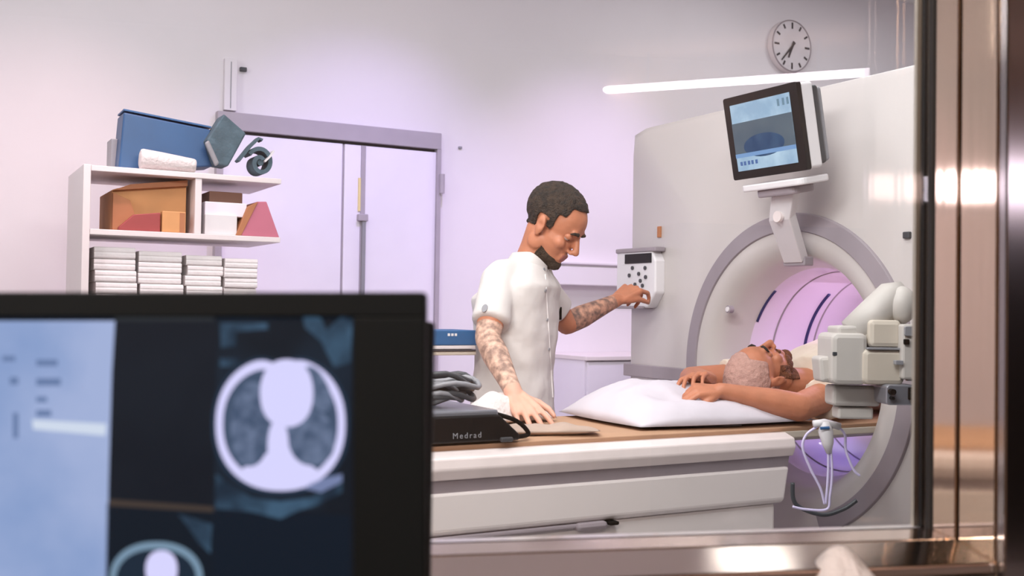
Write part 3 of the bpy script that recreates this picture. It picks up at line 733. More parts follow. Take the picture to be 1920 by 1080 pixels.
mb.limb([(lsh, 0.052), (lsh.lerp(lel, 0.5), 0.046), (lel, 0.040), (lel.lerp(lwr, 0.3), 0.042), (lel.lerp(lwr, 0.75), 0.030), (lwr, 0.025)])
for sd in (1, -1):
    h_ = hp - UP * 0.08 + ms * 0.09 * sd; kn = V((foot.x, foot.y, 0.5)) + ms * 0.10 * sd + mf * 0.02; an = V((foot.x, foot.y, 0.09)) + ms * 0.11 * sd
    mb.limb([(h_, 0.09), (h_.lerp(kn, 0.5), 0.075), (kn, 0.055), (kn.lerp(an, 0.35), 0.055), (an, 0.038), (an + mf * 0.10 - UP * 0.05, 0.036), (an + mf * 0.16 - UP * 0.055, 0.03)])
# right hand flat on the couch, left hand half closed in the air
rtip = at_z(1004, 790, 0.935)
hand_add(mb, rwr, (rtip - rwr), (UP * 0.75 - FH * 0.75), -1, [(12, 18, 12), (16, 20, 14), (20, 22, 14), (24, 24, 14)], 0.30, 1.05, (0.8, 0.55, 0.3))
ltip = at(1206, 532, 4.02)
hand_add(mb, lwr, (ltip - lwr) + UP * 0.01, UP * 0.75 + RH * (-0.1) - FH * 0.5, 1, [(38, 42, 24), (62, 62, 30), (70, 66, 30), (74, 66, 30)], 0.18, 1.08, (0.9, 0.25, 0.75))
me = remeshed(mb, 0.0042, 5)
face_dents(me, Rh, Ph, HS)
me.materials.clear()
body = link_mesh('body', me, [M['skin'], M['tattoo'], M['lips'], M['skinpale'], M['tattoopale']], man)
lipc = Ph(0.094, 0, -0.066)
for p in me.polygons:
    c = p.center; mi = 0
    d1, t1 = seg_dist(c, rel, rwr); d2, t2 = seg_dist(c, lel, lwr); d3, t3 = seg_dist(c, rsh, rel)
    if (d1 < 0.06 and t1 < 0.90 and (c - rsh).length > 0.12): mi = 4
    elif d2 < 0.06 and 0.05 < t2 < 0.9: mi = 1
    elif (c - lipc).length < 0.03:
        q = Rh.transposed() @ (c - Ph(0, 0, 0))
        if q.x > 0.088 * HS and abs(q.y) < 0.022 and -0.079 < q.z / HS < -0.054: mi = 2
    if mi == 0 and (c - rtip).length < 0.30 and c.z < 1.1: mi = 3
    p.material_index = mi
loc = lambda p: (Rh.transposed() @ (p - hc)) / HS
def hairp(p):
    q = loc(p)
    if q.length > 0.16 or q.z < -0.075: return False
    if abs(q.y) > 0.070 and -0.03 < q.x < 0.02 and q.z < 0.022: return False     # ear
    if q.x > 0.045: return q.z > 0.088 - 0.10 * abs(q.y)
    if q.x > 0.025: return q.z > 0.050
    if q.x > 0.004: return q.z > -0.005
    if q.x > -0.03: return q.z > 0.018
    return q.z > -0.022 - 0.025 * (1 - abs(q.y) / 0.07)
shell('hair', me, hairp, 0.006, M['hair'], body, 0.004, 0.003)
def beardp(p):
    q = loc(p)
    if q.x < 0.002 or q.x > 0.13 or q.length > 0.17: return False
    if q.z < -0.125: return False
    if abs(q.y) < 0.024 and q.x > 0.07 and q.z > -0.084: return False
    n = 0.006 * noise.noise(p * 60)
    return q.z < -0.066 - 0.28 * (q.x - 0.02) + n and q.x > 0.022 + n
shell('beard', me, beardp, 0.0022, M['beard'], body, 0.003, 0.002)
eyes(Rh, Ph, HS, body)
# tunic
mb = MB()
mb.loft([(nb + UP * 0.006 - mf * 0.01, ms * 0.085, mf * 0.070), (nb - UP * 0.030 - mf * 0.02, ms * 0.135, mf * 0.090), (nb - UP * 0.075 - mf * 0.025, ms * 0.185, mf * 0.120),
         (at(966, 560, 3.46 + DM), ms * 0.195, mf * 0.140), (at(968, 620, 3.46 + DM), ms * 0.185, mf * 0.135), (at(964, 690, 3.46 + DM), ms * 0.17, mf * 0.125), (at(962, 760, 3.46 + DM), ms * 0.185, mf * 0.135), (at(960, 860, 3.46 + DM), ms * 0.20, mf * 0.15)])
def sleeve(a, b_, r0, r1):
    mb.ell(a, (r0,) * 3); mb.cyl(a, b_, r0, 24, r1)
mb.cap(nb - UP * 0.035 - mf * 0.01, rsh + UP * 0.004 - ms * 0.01, 0.055, 0.058); mb.cap(nb - UP * 0.035 - mf * 0.01, lsh + UP * 0.004 + ms * 0.01, 0.055, 0.058)
sleeve(rsh - ms * 0.006, rsh.lerp(rel, 0.74), 0.058, 0.060)
sleeve(lsh, lsh.lerp(lel, 0.72), 0.062, 0.058)
mt = remeshed(mb, 0.0055, 16, 0.6)
nrm = [V(v.normal) for v in mt.vertices]
for v, vn in zip(mt.vertices, nrm):                      # soft folds
    k = noise.noise(V((v.co.x * 7, v.co.y * 7, v.co.z * 3.2))) * 0.010 + noise.noise(v.co * 19) * 0.004
    v.co = v.co + vn * k
tun = link_mesh('tunic', mt, [M['shirt']], body); mt.polygons.foreach_set('material_index', [0] * len(mt.polygons))
mt.materials.clear(); mt.materials.append(M['shirt'])
# collar
n_ = 30; rs = []
nup = (hc.lerp(Ph(-0.02, 0, -0.03), 1) - nb).normalized()
for k in range(n_ + 1):
    t = math.radians(25) + (2 * PI - math.radians(50)) * k / n_            # gap at the throat
    dv = mf * math.cos(t) + ms * math.sin(t)
    drop = 0.055 * max(0, math.cos(t)) ** 1.5
    base = nb + mf * (math.cos(t) * 0.074 + 0.004) + ms * math.sin(t) * 0.082 + nup * (0.0 - drop) - mf * 0.004
    rs.append([base + dv * 0.006, base + nup * 0.036 + dv * -0.006, base + nup * 0.037 + dv * 0.000, base + dv * 0.018 - nup * 0.012])
MB().rings(rs).build('collar', M['shirt'], tun, bevel=0.002, smooth=True)
dg = bpy.context.evaluated_depsgraph_get()
from mathutils.bvhtree import BVHTree
bv = BVHTree.FromPolygons([v.co for v in mt.vertices], [tuple(p.vertices) for p in mt.polygons])
def on_tunic(px, py):
    r = (FW + RT * ((px - 960) / F) - UU * ((py - 540) / F)).normalized()
    h = bv.ray_cast(EYE, r); return (h[0], h[1]) if h[0] else (None, None)
pl = []
for k in range(10):
    q, nn = on_tunic(1022 + 14 * k / 9, 515 + 230 * k / 9)
    if q: pl.append(q + nn * 0.001)
if len(pl) > 3: MB().tube(pl, 0.0022, 6).build('placket_seam', M['linen'], tun)
for py in (505, 545, 600, 655):
    q, nn = on_tunic(1020 + (py - 505) * 0.06, py)
    if q: MB().cyl(q - nn * 0.002, q + nn * 0.003, 0.005, 12).build('button', M['midgrey'], tun)
q, nn = on_tunic(1050, 588)
if q: MB().tube([q + nn * 0.004 + UP * 0.024, q + nn * 0.004 - UP * 0.02], 0.0045, 8).build('pen', M['black'], tun)
q, nn = on_tunic(909, 578)
if q:
    u_ = nn.cross(UP).normalized()
    MB().prism(ellpoly(0, 0, 0.010, 0.014, 14), q - nn * 0.001, u_, nn.cross(u_), nn * 0.003).build('sleeve_badge', M['midgrey'], tun)
mb = MB()
for sd in (1, -1):
    h_ = hp - UP * 0.06 + ms * 0.09 * sd; kn = V((foot.x, foot.y, 0.5)) + ms * 0.10 * sd + mf * 0.02; an = V((foot.x, foot.y, 0.10)) + ms * 0.11 * sd
    mb.limb([(h_, 0.105), (kn, 0.075), (an, 0.062)])
mp = remeshed(mb, 0.012, 4); mp.materials.clear(); link_mesh('trousers', mp, [M['shirt']], body)
for sd in (1, -1):
    an = V((foot.x, foot.y, 0.045)) + ms * 0.11 * sd
    MB().loft([(an - mf * 0.06, ms * 0.038, UP * 0.045), (an + mf * 0.06, ms * 0.046, UP * 0.045), (an + mf * 0.19 - UP * 0.01, ms * 0.04, UP * 0.032)]).build('shoe', M['whiteplastic'], body, bevel=0.01, smooth=True)

# ---- the patient, on the back, arms folded over the head
pat = empty('person', (2.6, 2.62, 0.918), 'patient lying face up on the couch, bare arms folded over the head on the pillow', 'person')
pc = onp(1424, 706, 1, 2.62); pc.z = max(pc.z, 1.03)
pF = V((0.10, -0.04, 1)).normalized(); pU = V((-1, 0.0, 0.10)).normalized()
mb = MB()
Rp, Pp = head_add(mb, pc, pF, pU, 1.0)
sx = pc.x + 0.24
mb.limb([(Pp(-0.02, 0, -0.04), 0.055), (V((sx - 0.04, 2.62, 1.01)), 0.058)])
Y_, Z_ = V((0, 1, 0)), V((0, 0, 1))
mb.loft([(V((sx - 0.03, 2.62, 1.01)), Y_ * 0.09, Z_ * 0.06), (V((sx + 0.02, 2.62, 1.02)), Y_ * 0.15, Z_ * 0.085), (V((sx + 0.18, 2.62, 1.03)), Y_ * 0.16, Z_ * 0.10), (V((sx + 0.4, 2.62, 1.02)), Y_ * 0.14, Z_ * 0.085), (V((sx + 0.55, 2.62, 1.02)), Y_ * 0.155, Z_ * 0.09)])
psn = V((sx + 0.03, 2.455, 1.03)); psf = V((sx + 0.03, 2.785, 1.03))
pen = onp(1498, 764, 1, 2.36); pwn = onp(1350, 733, 1, 2.45)
pef = V((pen.x + 0.01, 2.88, 1.02)); pwf = onp(1330, 712, 1, 2.62)
mb.limb([(psn, 0.05), (pen.lerp(psn, 0.4), 0.047), (pen, 0.043), (pen.lerp(pwn, 0.3), 0.042), (pen.lerp(pwn, 0.75), 0.030), (pwn, 0.025)])
mb.limb([(psf, 0.05), (pef.lerp(psf, 0.4), 0.047), (pef, 0.041), (pef.lerp(pwf, 0.3), 0.040), (pef.lerp(pwf, 0.75), 0.030), (pwf, 0.025)])
hand_add(mb, pwn, V((-1, 0.30, 0.02)), V((0, -0.5, 1)), -1, [(35, 50, 30), (42, 55, 30), (46, 56, 32), (50, 58, 32)], 0.12, 0.92)
hand_add(mb, pwf, V((-1, -0.35, 0.22)), V((0.1, 0.3, 1)), 1, [(22, 26, 20), (26, 30, 20), (30, 34, 22), (34, 36, 22)], 0.15, 0.95)
for sd in (1, -1):
    mb.limb([(V((sx + 0.55, 2.62 + 0.08 * sd, 1.01)), 0.085), (V((sx + 0.95, 2.62 + 0.08 * sd, 0.985)), 0.058), (V((sx + 1.15, 2.62 + 0.08 * sd, 0.985)), 0.055), (V((sx + 1.36, 2.62 + 0.07 * sd, 0.965)), 0.038), (V((sx + 1.40, 2.62 + 0.09 * sd, 1.06)), 0.032)])
me2 = remeshed(mb, 0.0042, 5); face_dents(me2, Rp, Pp, 1.0); me2.materials.clear()
pbody = link_mesh('body', me2, [M['skin']], pat)
locp = lambda p: Rp.transposed() @ (p - pc)
def phair(p):
    q = locp(p)
    if q.length > 0.16: return False
    if q.x > 0.05: return q.z > 0.085
    if q.x > 0.0: return q.z > 0.03
    return q.z > -0.04 and not (abs(q.y) > 0.07 and q.z < 0.02)
shell('hair', me2, phair, 0.004, M['buzz'], pbody, 0.004, 0.003)
def pbeard(p):
    q = locp(p)
    if q.x < 0.005 or q.length > 0.17 or q.z < -0.125: return False
    if abs(q.y) < 0.022 and q.x > 0.07 and q.z > -0.082: return -0.054 < q.z < -0.046
    return q.z < -0.070 or (q.x < 0.045 and q.z < -0.03 and abs(q.y) > 0.03)
shell('beard', me2, pbeard, 0.004, M['brownhair'], pbody, 0.003, 0.003)
eyes(Rp, Pp, 1.0, pbody)
mb = MB()
mb.loft([(V((sx - 0.035, 2.62, 1.03)), Y_ * 0.10, Z_ * 0.075), (V((sx + 0.02, 2.62, 1.035)), Y_ * 0.175, Z_ * 0.112), (V((sx + 0.18, 2.62, 1.055)), Y_ * 0.20, Z_ * 0.135), (V((sx + 0.4, 2.62, 1.04)), Y_ * 0.19, Z_ * 0.12), (V((sx + 0.85, 2.62, 1.03)), Y_ * 0.19, Z_ * 0.11)])
mb.ell(psn, (0.078,) * 3); mb.cyl(psn, pen.lerp(psn, 0.34), 0.072, 24, 0.066)
mb.ell(psf, (0.078,) * 3); mb.cyl(psf, pef.lerp(psf, 0.34), 0.072, 24, 0.066)
mg = remeshed(mb, 0.006, 6)
nrm = [V(v.normal) for v in mg.vertices]
for v, vn in zip(mg.vertices, nrm): v.co = v.co + vn * (noise.noise(V((v.co.x * 9, v.co.y * 9, v.co.z * 9))) * 0.009)
mg.materials.clear(); link_mesh('shirt', mg, [M['gown']], pbody)

# ================================================================== CONTRAST INJECTOR BESIDE THE SCANNER
inj = empty('contrast_injector', at(1650, 700, 2.7), 'pale grey injector with silver clamp and black knobs, before the right side of the scanner', 'injector')
ID = 2.72
def fbox(px0, py0, px1, py1, d, th, name, mt, par=inj, bev=0.006, rot=0.0, seg=2):
    c_ = at((px0 + px1) / 2, (py0 + py1) / 2, d); w_ = abs(px1 - px0) * d / F; h_ = abs(py1 - py0) * d / F
    u = RH * math.cos(rot) + UP * math.sin(rot); v_ = -RH * math.sin(rot) + UP * math.cos(rot)
    r_ = min(w_, h_) * 0.18
    return MB().prism(rrect(w_, h_, r_, 4), c_, u, v_, FH * th).build(name, mt, par, bevel=bev, seg=seg)
fbox(1560, 625, 1628, 722, ID, 0.14, 'housing', M['injector'], rot=0.0, bev=0.012)
fbox(1618, 655, 1698, 722, ID - 0.01, 0.14, 'side_housing', M['cream'], bev=0.012)
fbox(1538, 668, 1575, 716, ID + 0.03, 0.08, 'syringe_shroud', M['injector'], rot=math.radians(6), bev=0.010)
fbox(1572, 610, 1640, 640, ID + 0.02, 0.10, 'top_cover', M['injector'], rot=math.radians(4), bev=0.01)
# swivel arm rising to the right
MB().tube([at(1600, 625, ID + 0.06), at(1640, 590, ID + 0.06), at(1672, 556, ID + 0.06), at(1694, 548, ID + 0.06)], [0.042, 0.046, 0.042, 0.030], 20).build('swivel_arm', M['injector'], inj, smooth=True)
MB().ell(at(1690, 572, ID + 0.04), (0.038, 0.038, 0.05)).build('joint', M['injector'], inj, smooth=True)
fbox(1630, 600, 1692, 652, ID + 0.0, 0.10, 'motor_cover', M['cream'], bev=0.012)
fbox(1628, 652, 1700, 656, ID - 0.015, 0.12, 'dark_seam', M['midgrey'], bev=0.001)
sp = fbox(1692, 608, 1722, 712, ID - 0.03, 0.12, 'control_block', M['injector'])
fbox(1697, 612, 1716, 630, ID - 0.036, 0.01, 'display', M['midgrey'], sp, 0.001)
fbox(1696, 636, 1706, 646, ID - 0.037, 0.01, 'knob', M['black'], sp, 0.002)
fbox(1680, 676, 1694, 684, ID - 0.037, 0.02, 'marking', M['midgrey'], sp, 0.001)
cl = fbox(1662, 722, 1720, 760, ID - 0.04, 0.12, 'clamp_plate', M['silver'], bev=0.003)
for (x, y_, s_) in ((1670, 734, 5.5), (1670, 746, 3)):
    q = at(x, y_, ID - 0.04); MB().cyl(q, q - FH * 0.02, s_ * ID / F, 16).build('knob', M['black'], cl)
fbox(1705, 727, 1717, 750, ID - 0.05, 0.02, 'lever', M['black'], cl, 0.002)
fbox(1562, 724, 1652, 762, ID + 0.05, 0.08, 'tray', M['injector'], bev=0.008)
fbox(1572, 764, 1638, 786, ID + 0.06, 0.06, 'tray_lip', M['injector'], bev=0.006)
fbox(1562, 660, 1570, 667, ID + 0.0, 0.02, 'screw', M['darkgrey'], bev=0.001)
# floor stand of the injector, out of sight past the window jamb
q = at(1700, 700, ID + 0.05); q2 = q + RH * 0.16
MB().tube([q, q2], 0.02, 12).build('support_arm', M['midgrey'], inj)
MB().cyl((q2.x, q2.y, 0.05), (q2.x, q2.y, q2.z + 0.03), 0.022, 20).build('pole', M['midgrey'], inj)
MB().cyl((q2.x, q2.y, 0.0), (q2.x, q2.y, 0.05), 0.14, 32).build('base', M['midgrey'], inj, bevel=0.01)

# tubes and connector
conn = empty('tube_connector', at(1548, 800, 2.86), 'small white tube connector with blue ring, hanging where the couch meets the bore', 'connector')
D2 = 2.86
MB().tube([at(1546, 790, D2), at(1548, 808, D2), at(1552, 830, D2), at(1554, 850, D2)], [0.012, 0.020, 0.016, 0.007], 16).build('body', M['whiteplastic'], conn, smooth=True)
MB().tube([at(1538, 803, D2 - 0.02), at(1555, 802, D2 - 0.02)], 0.004, 8).build('blue_ring', M['bluebox'], conn)
MB().tube([at(1525, 795, D2), at(1545, 792, D2), at(1575, 800, D2)], 0.010, 10).build('side_port', M['whiteplastic'], conn, smooth=True)
def curve_pts(P, n=8):
    out = []
    P = [V(p) for p in P]; Q = [P[0]] + P + [P[-1]]
    for i in range(1, len(Q) - 2):
        for k in range(n):
            t = k / n; a, b_, c_, d_ = Q[i - 1], Q[i], Q[i + 1], Q[i + 2]
            out.append(0.5 * ((2 * b_) + (-a + c_) * t + (2 * a - 5 * b_ + 4 * c_ - d_) * t * t + (-a + 3 * b_ - 3 * c_ + d_) * t ** 3))
    out.append(P[-1]); return out
for pts, lab in (([(1553, 850), (1553, 880), (1551, 915), (1548, 945)], 'straight clear tube hanging down from the white connector'),
                 ([(1532, 800), (1512, 815), (1505, 840), (1520, 880), (1538, 915), (1546, 945)], 'clear tube looping left of the connector and slanting down'),
                 ([(1570, 798), (1584, 815), (1586, 845), (1600, 880), (1612, 892)], 'thin clear tube hanging right of the connector'),
                 ([(1558, 845), (1560, 890), (1556, 930), (1550, 955), (1510, 955), (1486, 950)], 'clear tube that bends left at the bottom of the bore')):
    o = MB().tube(curve_pts([at(a, b_, D2) for a, b_ in pts]), 0.0035, 8).build('infusion_tube', M['tube'], smooth=True)
    tag(o, lab, 'tube', None)
o = MB().tube(curve_pts([at(1486, 905, 2.95), at(1492, 945, 2.95), at(1540, 965, 2.95), at(1580, 955, 2.95), at(1606, 938, 2.95)]), 0.006, 8).build('cable', M['darkgrey'], smooth=True)
tag(o, 'dark cable sagging below the lower edge of the bore', 'cable')

# ================================================================== THINGS ON THE COUCH, LEFT
kx0 = onp(760, 830, 1, TY0 + 0.04).x; kx1 = onp(952, 830, 1, TY0 + 0.04).x
case = empty('equipment_case', ((kx0 + kx1) / 2, 2.45, 0.918), 'flat black case with silver lid and pale lettering on the couch', 'case')
zc0 = 0.919; zc1 = 0.985
b = MB(); b.prism([(0, 0), (kx1 - kx0 + 0.03, 0), (kx1 - kx0 + 0.03, 0.014), (kx1 - kx0 - 0.03, zc1 - zc0), (0, zc1 - zc0)], V((kx0, TY0 + 0.03, zc0)), V((1, 0, 0)), UP, V((0, 0.30, 0)))
b.build('body', M['blackgloss'], case, bevel=0.005)
MB().box((kx0, TY0 + 0.035, zc1 - 0.004), (kx1 - 0.03, TY0 + 0.325, zc1 + 0.012)).build('lid', M['silver'], case, bevel=0.005)
MB().box((kx1 - 0.03, TY0 + 0.018, zc0 - 0.002), (kx1 + 0.005, TY0 + 0.03, zc0 + 0.010)).build('latch', M['darkgrey'], case, bevel=0.004)
MB().tube(curve_pts([V((kx1 - 0.03, TY0 + 0.06, zc1 - 0.0)), V((kx1 + 0.03, TY0 + 0.05, zc1 - 0.02)), V((kx1 + 0.065, TY0 + 0.05, zc0 + 0.012)), V((kx1 + 0.02, TY0 + 0.045, zc0 + 0.006))]), 0.006, 8).build('strap', M['black'], case, smooth=True)
def text_mesh(txt, size, o_, u, v_, n, m_, par, name='lettering'):
    cu = bpy.data.curves.new('t', 'FONT'); cu.body = txt; cu.size = size; cu.extrude = 0.0006; cu.space_character = 1.35
    t = bpy.data.objects.new('t', cu); COL.objects.link(t)
    dg = bpy.context.evaluated_depsgraph_get(); dg.update()
    me = bpy.data.meshes.new_from_object(t.evaluated_get(dg)); bpy.data.objects.remove(t)
    R = Matrix((u, v_, n)).transposed()
    for q in me.vertices: q.co = R @ q.co + V(o_)
    me.materials.clear(); me.materials.append(m_)
    o = bpy.data.objects.new(name, me); COL.objects.link(o); o.parent = par; o.matrix_parent_inverse = world_of(par).inverted()
    return o
q = onp(848, 823, 1, TY0 + 0.03)
text_mesh('Medrad', 0.020, V((q.x, TY0 + 0.0288, q.z)), V((1, 0, 0)), UP, V((0, -1, 0)), M['midgrey'], case)

# loose dark bundle on the case
bun = empty('cable_bundle', (kx0 + 0.12, 2.5, zc1), 'loose coiled bundle of dark grey cable on top of the black case', 'cable')
random.seed(4)
for k in range(9):
    cx_, cy_ = kx0 + 0.13 + random.uniform(-0.03, 0.03), 2.48 + random.uniform(-0.03, 0.03)
    pts = []
    r1 = random.uniform(0.05, 0.09); tl = random.uniform(-0.35, 0.35); z_ = zc1 + 0.022 + k * 0.007
    for j in range(22):
        a = 2 * PI * j / 20
        pts.append(V((cx_ + r1 * 1.25 * math.cos(a), cy_ + r1 * 0.8 * math.sin(a), z_ + tl * 0.05 * math.sin(a + k) + 0.008 * math.sin(3 * a) + 0.01)))
    MB().tube(pts, 0.007, 8).build('coil', M['darkgrey'] if k % 3 else M['midgrey'], bun, smooth=True)
# rumpled white cloth behind the case, crinkled sheet by the hand
cushion(at_z(905, 775, 0.93).x + 0.0, 2.74, 0.917, 0.30, 0.16, 0.07, 0.2, 'cloth', M['towel'], 'rumpled white cloth on the couch behind the black case', 'cloth', 9, 2.2, 0.03)
P = at_z(1030, 815, 0.92)
cushion(P.x, P.y + 0.03, 0.917, 0.30, 0.10, 0.014, math.radians(-14), 'paper_sheet', M['sheet'], 'thin crinkled pale sheet lying on the couch under the hand of the standing man', 'sheet', 5, 3, 0.012)

# equipment stand with blue box, seen between monitor and the man's elbow
s0 = at(770, 657, 3.1); s1 = at(902, 657, 3.02); sz = at(850, 655, 3.36).z
st = empty('equipment_stand', (at(770, 657, 3.4).x, at(770, 657, 3.4).y, 0), 'equipment stand with a thin pale tray, under the flat blue box', 'stand')
bx0 = at(770, 650, 3.38).x; bx1 = at(893, 650, 3.38).x; by = at(850, 650, 3.36).y
MB().box((bx0, by - 0.02, sz - 0.018), (bx1, by + 0.20, sz - 0.004)).build('tray', M['cream'], st, bevel=0.004)
MB().box((bx0, by - 0.024, sz - 0.005), (bx1 - 0.005, by + 0.19, sz + 0.000)).build('tray_mat', M['darkgap'], st)
MB().cyl((bx0 + 0.01, by + 0.09, 0.05), (bx0 + 0.01, by + 0.09, sz - 0.01), 0.018, 16).build('pole', M['midgrey'], st)
MB().cyl((bx0 + 0.01, by + 0.09, 0), (bx0 + 0.01, by + 0.09, 0.05), 0.16, 32).build('base', M['midgrey'], st, bevel=0.01)
zb0 = sz + 0.001; zb1 = at(850, 619, 3.36).z
bb = empty('supply_box', ((bx0 + bx1) / 2, by + 0.08, zb0), 'flat blue box with white print, beside the elbow of the standing man', 'box')
MB().box((bx0 + 0.02, by - 0.015, zb0 + 0.012), (bx1 + 0.004, by + 0.16, zb1)).build('body', M['bluebox'], bb, bevel=0.003)
MB().box((bx0 + 0.02, by - 0.013, zb0), (bx1, by + 0.158, zb0 + 0.012)).build('bottom_edge', M['shelf'], bb, bevel=0.002)
pxl = at(826, 625, 3.38).x
for k in range(3):
    MB().box((pxl + 0.012 * k, by - 0.0165, zb1 - 0.018), (pxl + 0.012 * k + 0.008, by - 0.015, zb1 - 0.010)).build('print', M['whiteplastic'], bb)

# ================================================================== SHELVES, LEFT
SY0, SY1 = 4.0, 4.45
def sh(px, py, y_=SY0): return onp(px, py, 1, y_)
sl = sh(180, 436).x; srr = sh(526, 436).x
z2 = sh(350, 437).z; z1 = sh(400, 326).z; z3 = sh(330, 575).z
shelf = empty('shelf_unit', ((sl + srr) / 2, 4.2, 0), 'open white shelf unit holding boxes and linen, in front of the double door', 'shelf unit')
tk = 0.020
for zz, nm in ((z1, 'shelf'), (z2, 'shelf'), (z3, 'shelf')):
    MB().box((sl - 0.02, SY0, zz - tk), (srr, SY1, zz)).build(nm, M['shelf'], shelf, bevel=0.002)
xd = sh(372, 400).x
MB().box((sl - 0.045, SY0 + 0.005, 0), (sl - 0.02, SY1, z1 + 0.003)).build('side_panel', M['shelf'], shelf, bevel=0.002)
MB().box((xd - 0.012, SY0 + 0.004, z2), (xd + 0.012, SY1, z1 - tk)).build('divider', M['shelf'], shelf, bevel=0.002)
MB().box((srr - 0.05, SY1 - 0.03, 0), (srr - 0.025, SY1, z3 - tk)).build('leg', M['shelf'], shelf)
MB().box((sl - 0.02, SY0, 0.02), (srr, SY1, 0.04)).build('shelf', M['shelf'], shelf)
# top: blue case, towel, goggles, grey box
def ob(px0, py0, px1, py1, y0, dy, name, mt, label, cat, bev=0.003, z=None, rot=0, group=None):
    p = sh(px0, py1, y0); q = sh(px1, py0, y0)
    zb_ = p.z if z is None else z
    o = MB().box((p.x, y0, zb_), (q.x, y0 + dy, q.z)).build(name, mt, None, bevel=bev)
    return tag(o, label, cat, group)
ob(207, 262, 238, 318, SY0 + 0.22, 0.10, 'small_box', M['midgrey'], 'small grey box at the left end of the top shelf, behind the blue case', 'box', z=z1 + 0.0005)
# blue case: tall at the left, lower at the right, set at an angle
bl = empty('storage_case', (sh(300, 318, SY0 + 0.12).x, SY0 + 0.2, z1), 'large blue vinyl case on the top shelf, taller at its left end', 'case')
yb = SY0 + 0.13
pp = [sh(222, 296, yb), sh(232, 210, yb), sh(395, 243, yb), sh(400, 312, yb), sh(250, 318, yb)]
poly = [(p_.x - pp[0].x, max(p_.z, z1 + 0.0005) - z1) for p_ in pp]
poly[0] = (0.0, 0.0005)
MB().prism(poly, V((pp[0].x, yb, z1)), V((1, 0, 0)), UP, V((0, 0.14, 0))).build('body', M['blue'], bl, bevel=0.006)
pe = [sh(232, 207, yb), sh(396, 240, yb)]
MB().prism([(pe[0].x, pe[0].z), (pe[1].x, pe[1].z), (pe[1].x, pe[1].z + 0.006), (pe[0].x, pe[0].z + 0.006)], V((0, yb - 0.002, 0)), V((1, 0, 0)), UP, V((0, 0.14, 0))).build('piping', M['bluebox'], bl)
# towel roll
P0 = sh(262, 300, SY0 + 0.05); P1 = sh(368, 312, SY0 + 0.03)
r_ = 0.034
b = MB().tube([V((P0.x, P0.y, z1 + r_ * 1.2)), V((P0.x * 0.6 + P1.x * 0.4, P0.y, z1 + r_ * 1.1)), V((P1.x, P1.y, z1 + r_ * 0.8))], [r_ * 1.15, r_, r_ * 0.75], 24)
t_ = b.build('rolled_towel', M['towel'], smooth=True, bevel=0.01); tag(t_, 'rolled white towel on the front of the top shelf, below the blue case', 'towel')
# dark goggle-like masks
def mask(pxs, y_, th, name, mt, par):
    c_ = [sh(a, b_, y_) for a, b_ in pxs]; zmin = z1 + 0.001
    return MB().rings([[V((p_.x, y_, max(p_.z, zmin))) for p_ in c_], [V((p_.x, y_ + th, max(p_.z, zmin))) for p_ in c_]]).build(name, mt, par, bevel=0.006)
gb = empty('positioning_pad', (sh(430, 318).x, SY0 + 0.1, z1), 'dark slate pad standing on its corner on the top shelf', 'pad')
mask([(388, 262), (420, 213), (462, 250), (428, 312), (404, 308)], SY0 + 0.07, 0.10, 'body', M['slate'], gb)
mask([(384, 268), (392, 262), (412, 306), (404, 312)], SY0 + 0.05, 0.015, 'strap', M['midgrey'], gb)
g2_ = empty('strap_roll', (sh(485, 318).x, SY0 + 0.1, z1), 'rolled grey strap with white band at the right end of the top shelf', 'strap')
pts = []
ctrp = sh(484, 288, SY0 + 0.08); ctrp.z = z1 + 0.062
for k in range(40):
    a = math.radians(150 - 12 * k); rr = 0.058 - 0.0011 * k
    pts.append((ctrp.x + rr * 0.85 * math.cos(a), ctrp.z + rr * math.sin(a)))
def ribbon(pts, y_, dy, th, name, mt, par):
    rs = []
    for i, (x_, z_) in enumerate(pts):
        a = pts[max(i - 1, 0)]; c_ = pts[min(i + 1, len(pts) - 1)]
        t = V((c_[0] - a[0], 0, c_[1] - a[1])).normalized(); n = V((-t.z, 0, t.x)) * th / 2
        p_ = V((x_, y_, max(z_, z1 + 0.008)))
        rs.append([p_ + n, p_ - n, p_ - n + V((0, dy, 0)), p_ + n + V((0, dy, 0))])
    return MB().rings(rs).build(name, mt, par)
ribbon(pts, SY0 + 0.04, 0.09, 0.016, 'band', M['slate'], g2_)
a_, b__ = sh(452, 292, SY0 + 0.05), sh(484, 258, SY0 + 0.05)
ribbon([(a_.x - 0.012, a_.z - 0.022), ((a_.x + b__.x) / 2, (a_.z + b__.z) / 2), (b__.x, b__.z - 0.004), (b__.x + 0.014, b__.z - 0.010)], SY0 + 0.035, 0.05, 0.010, 'loose_end', M['slate'], g2_)
a_, b__ = sh(494, 304, SY0 + 0.05), sh(512, 284, SY0 + 0.05)
ribbon([(a_.x, a_.z), ((a_.x + b__.x) / 2, (a_.z + b__.z) / 2 - 0.003), (b__.x, b__.z)], SY0 + 0.03, 0.05, 0.007, 'white_band', M['whiteplastic'], g2_)
MB().cyl((ctrp.x, SY0 + 0.045, ctrp.z), (ctrp.x, SY0 + 0.125, ctrp.z), 0.012, 20).build('core', M['slate'], g2_)
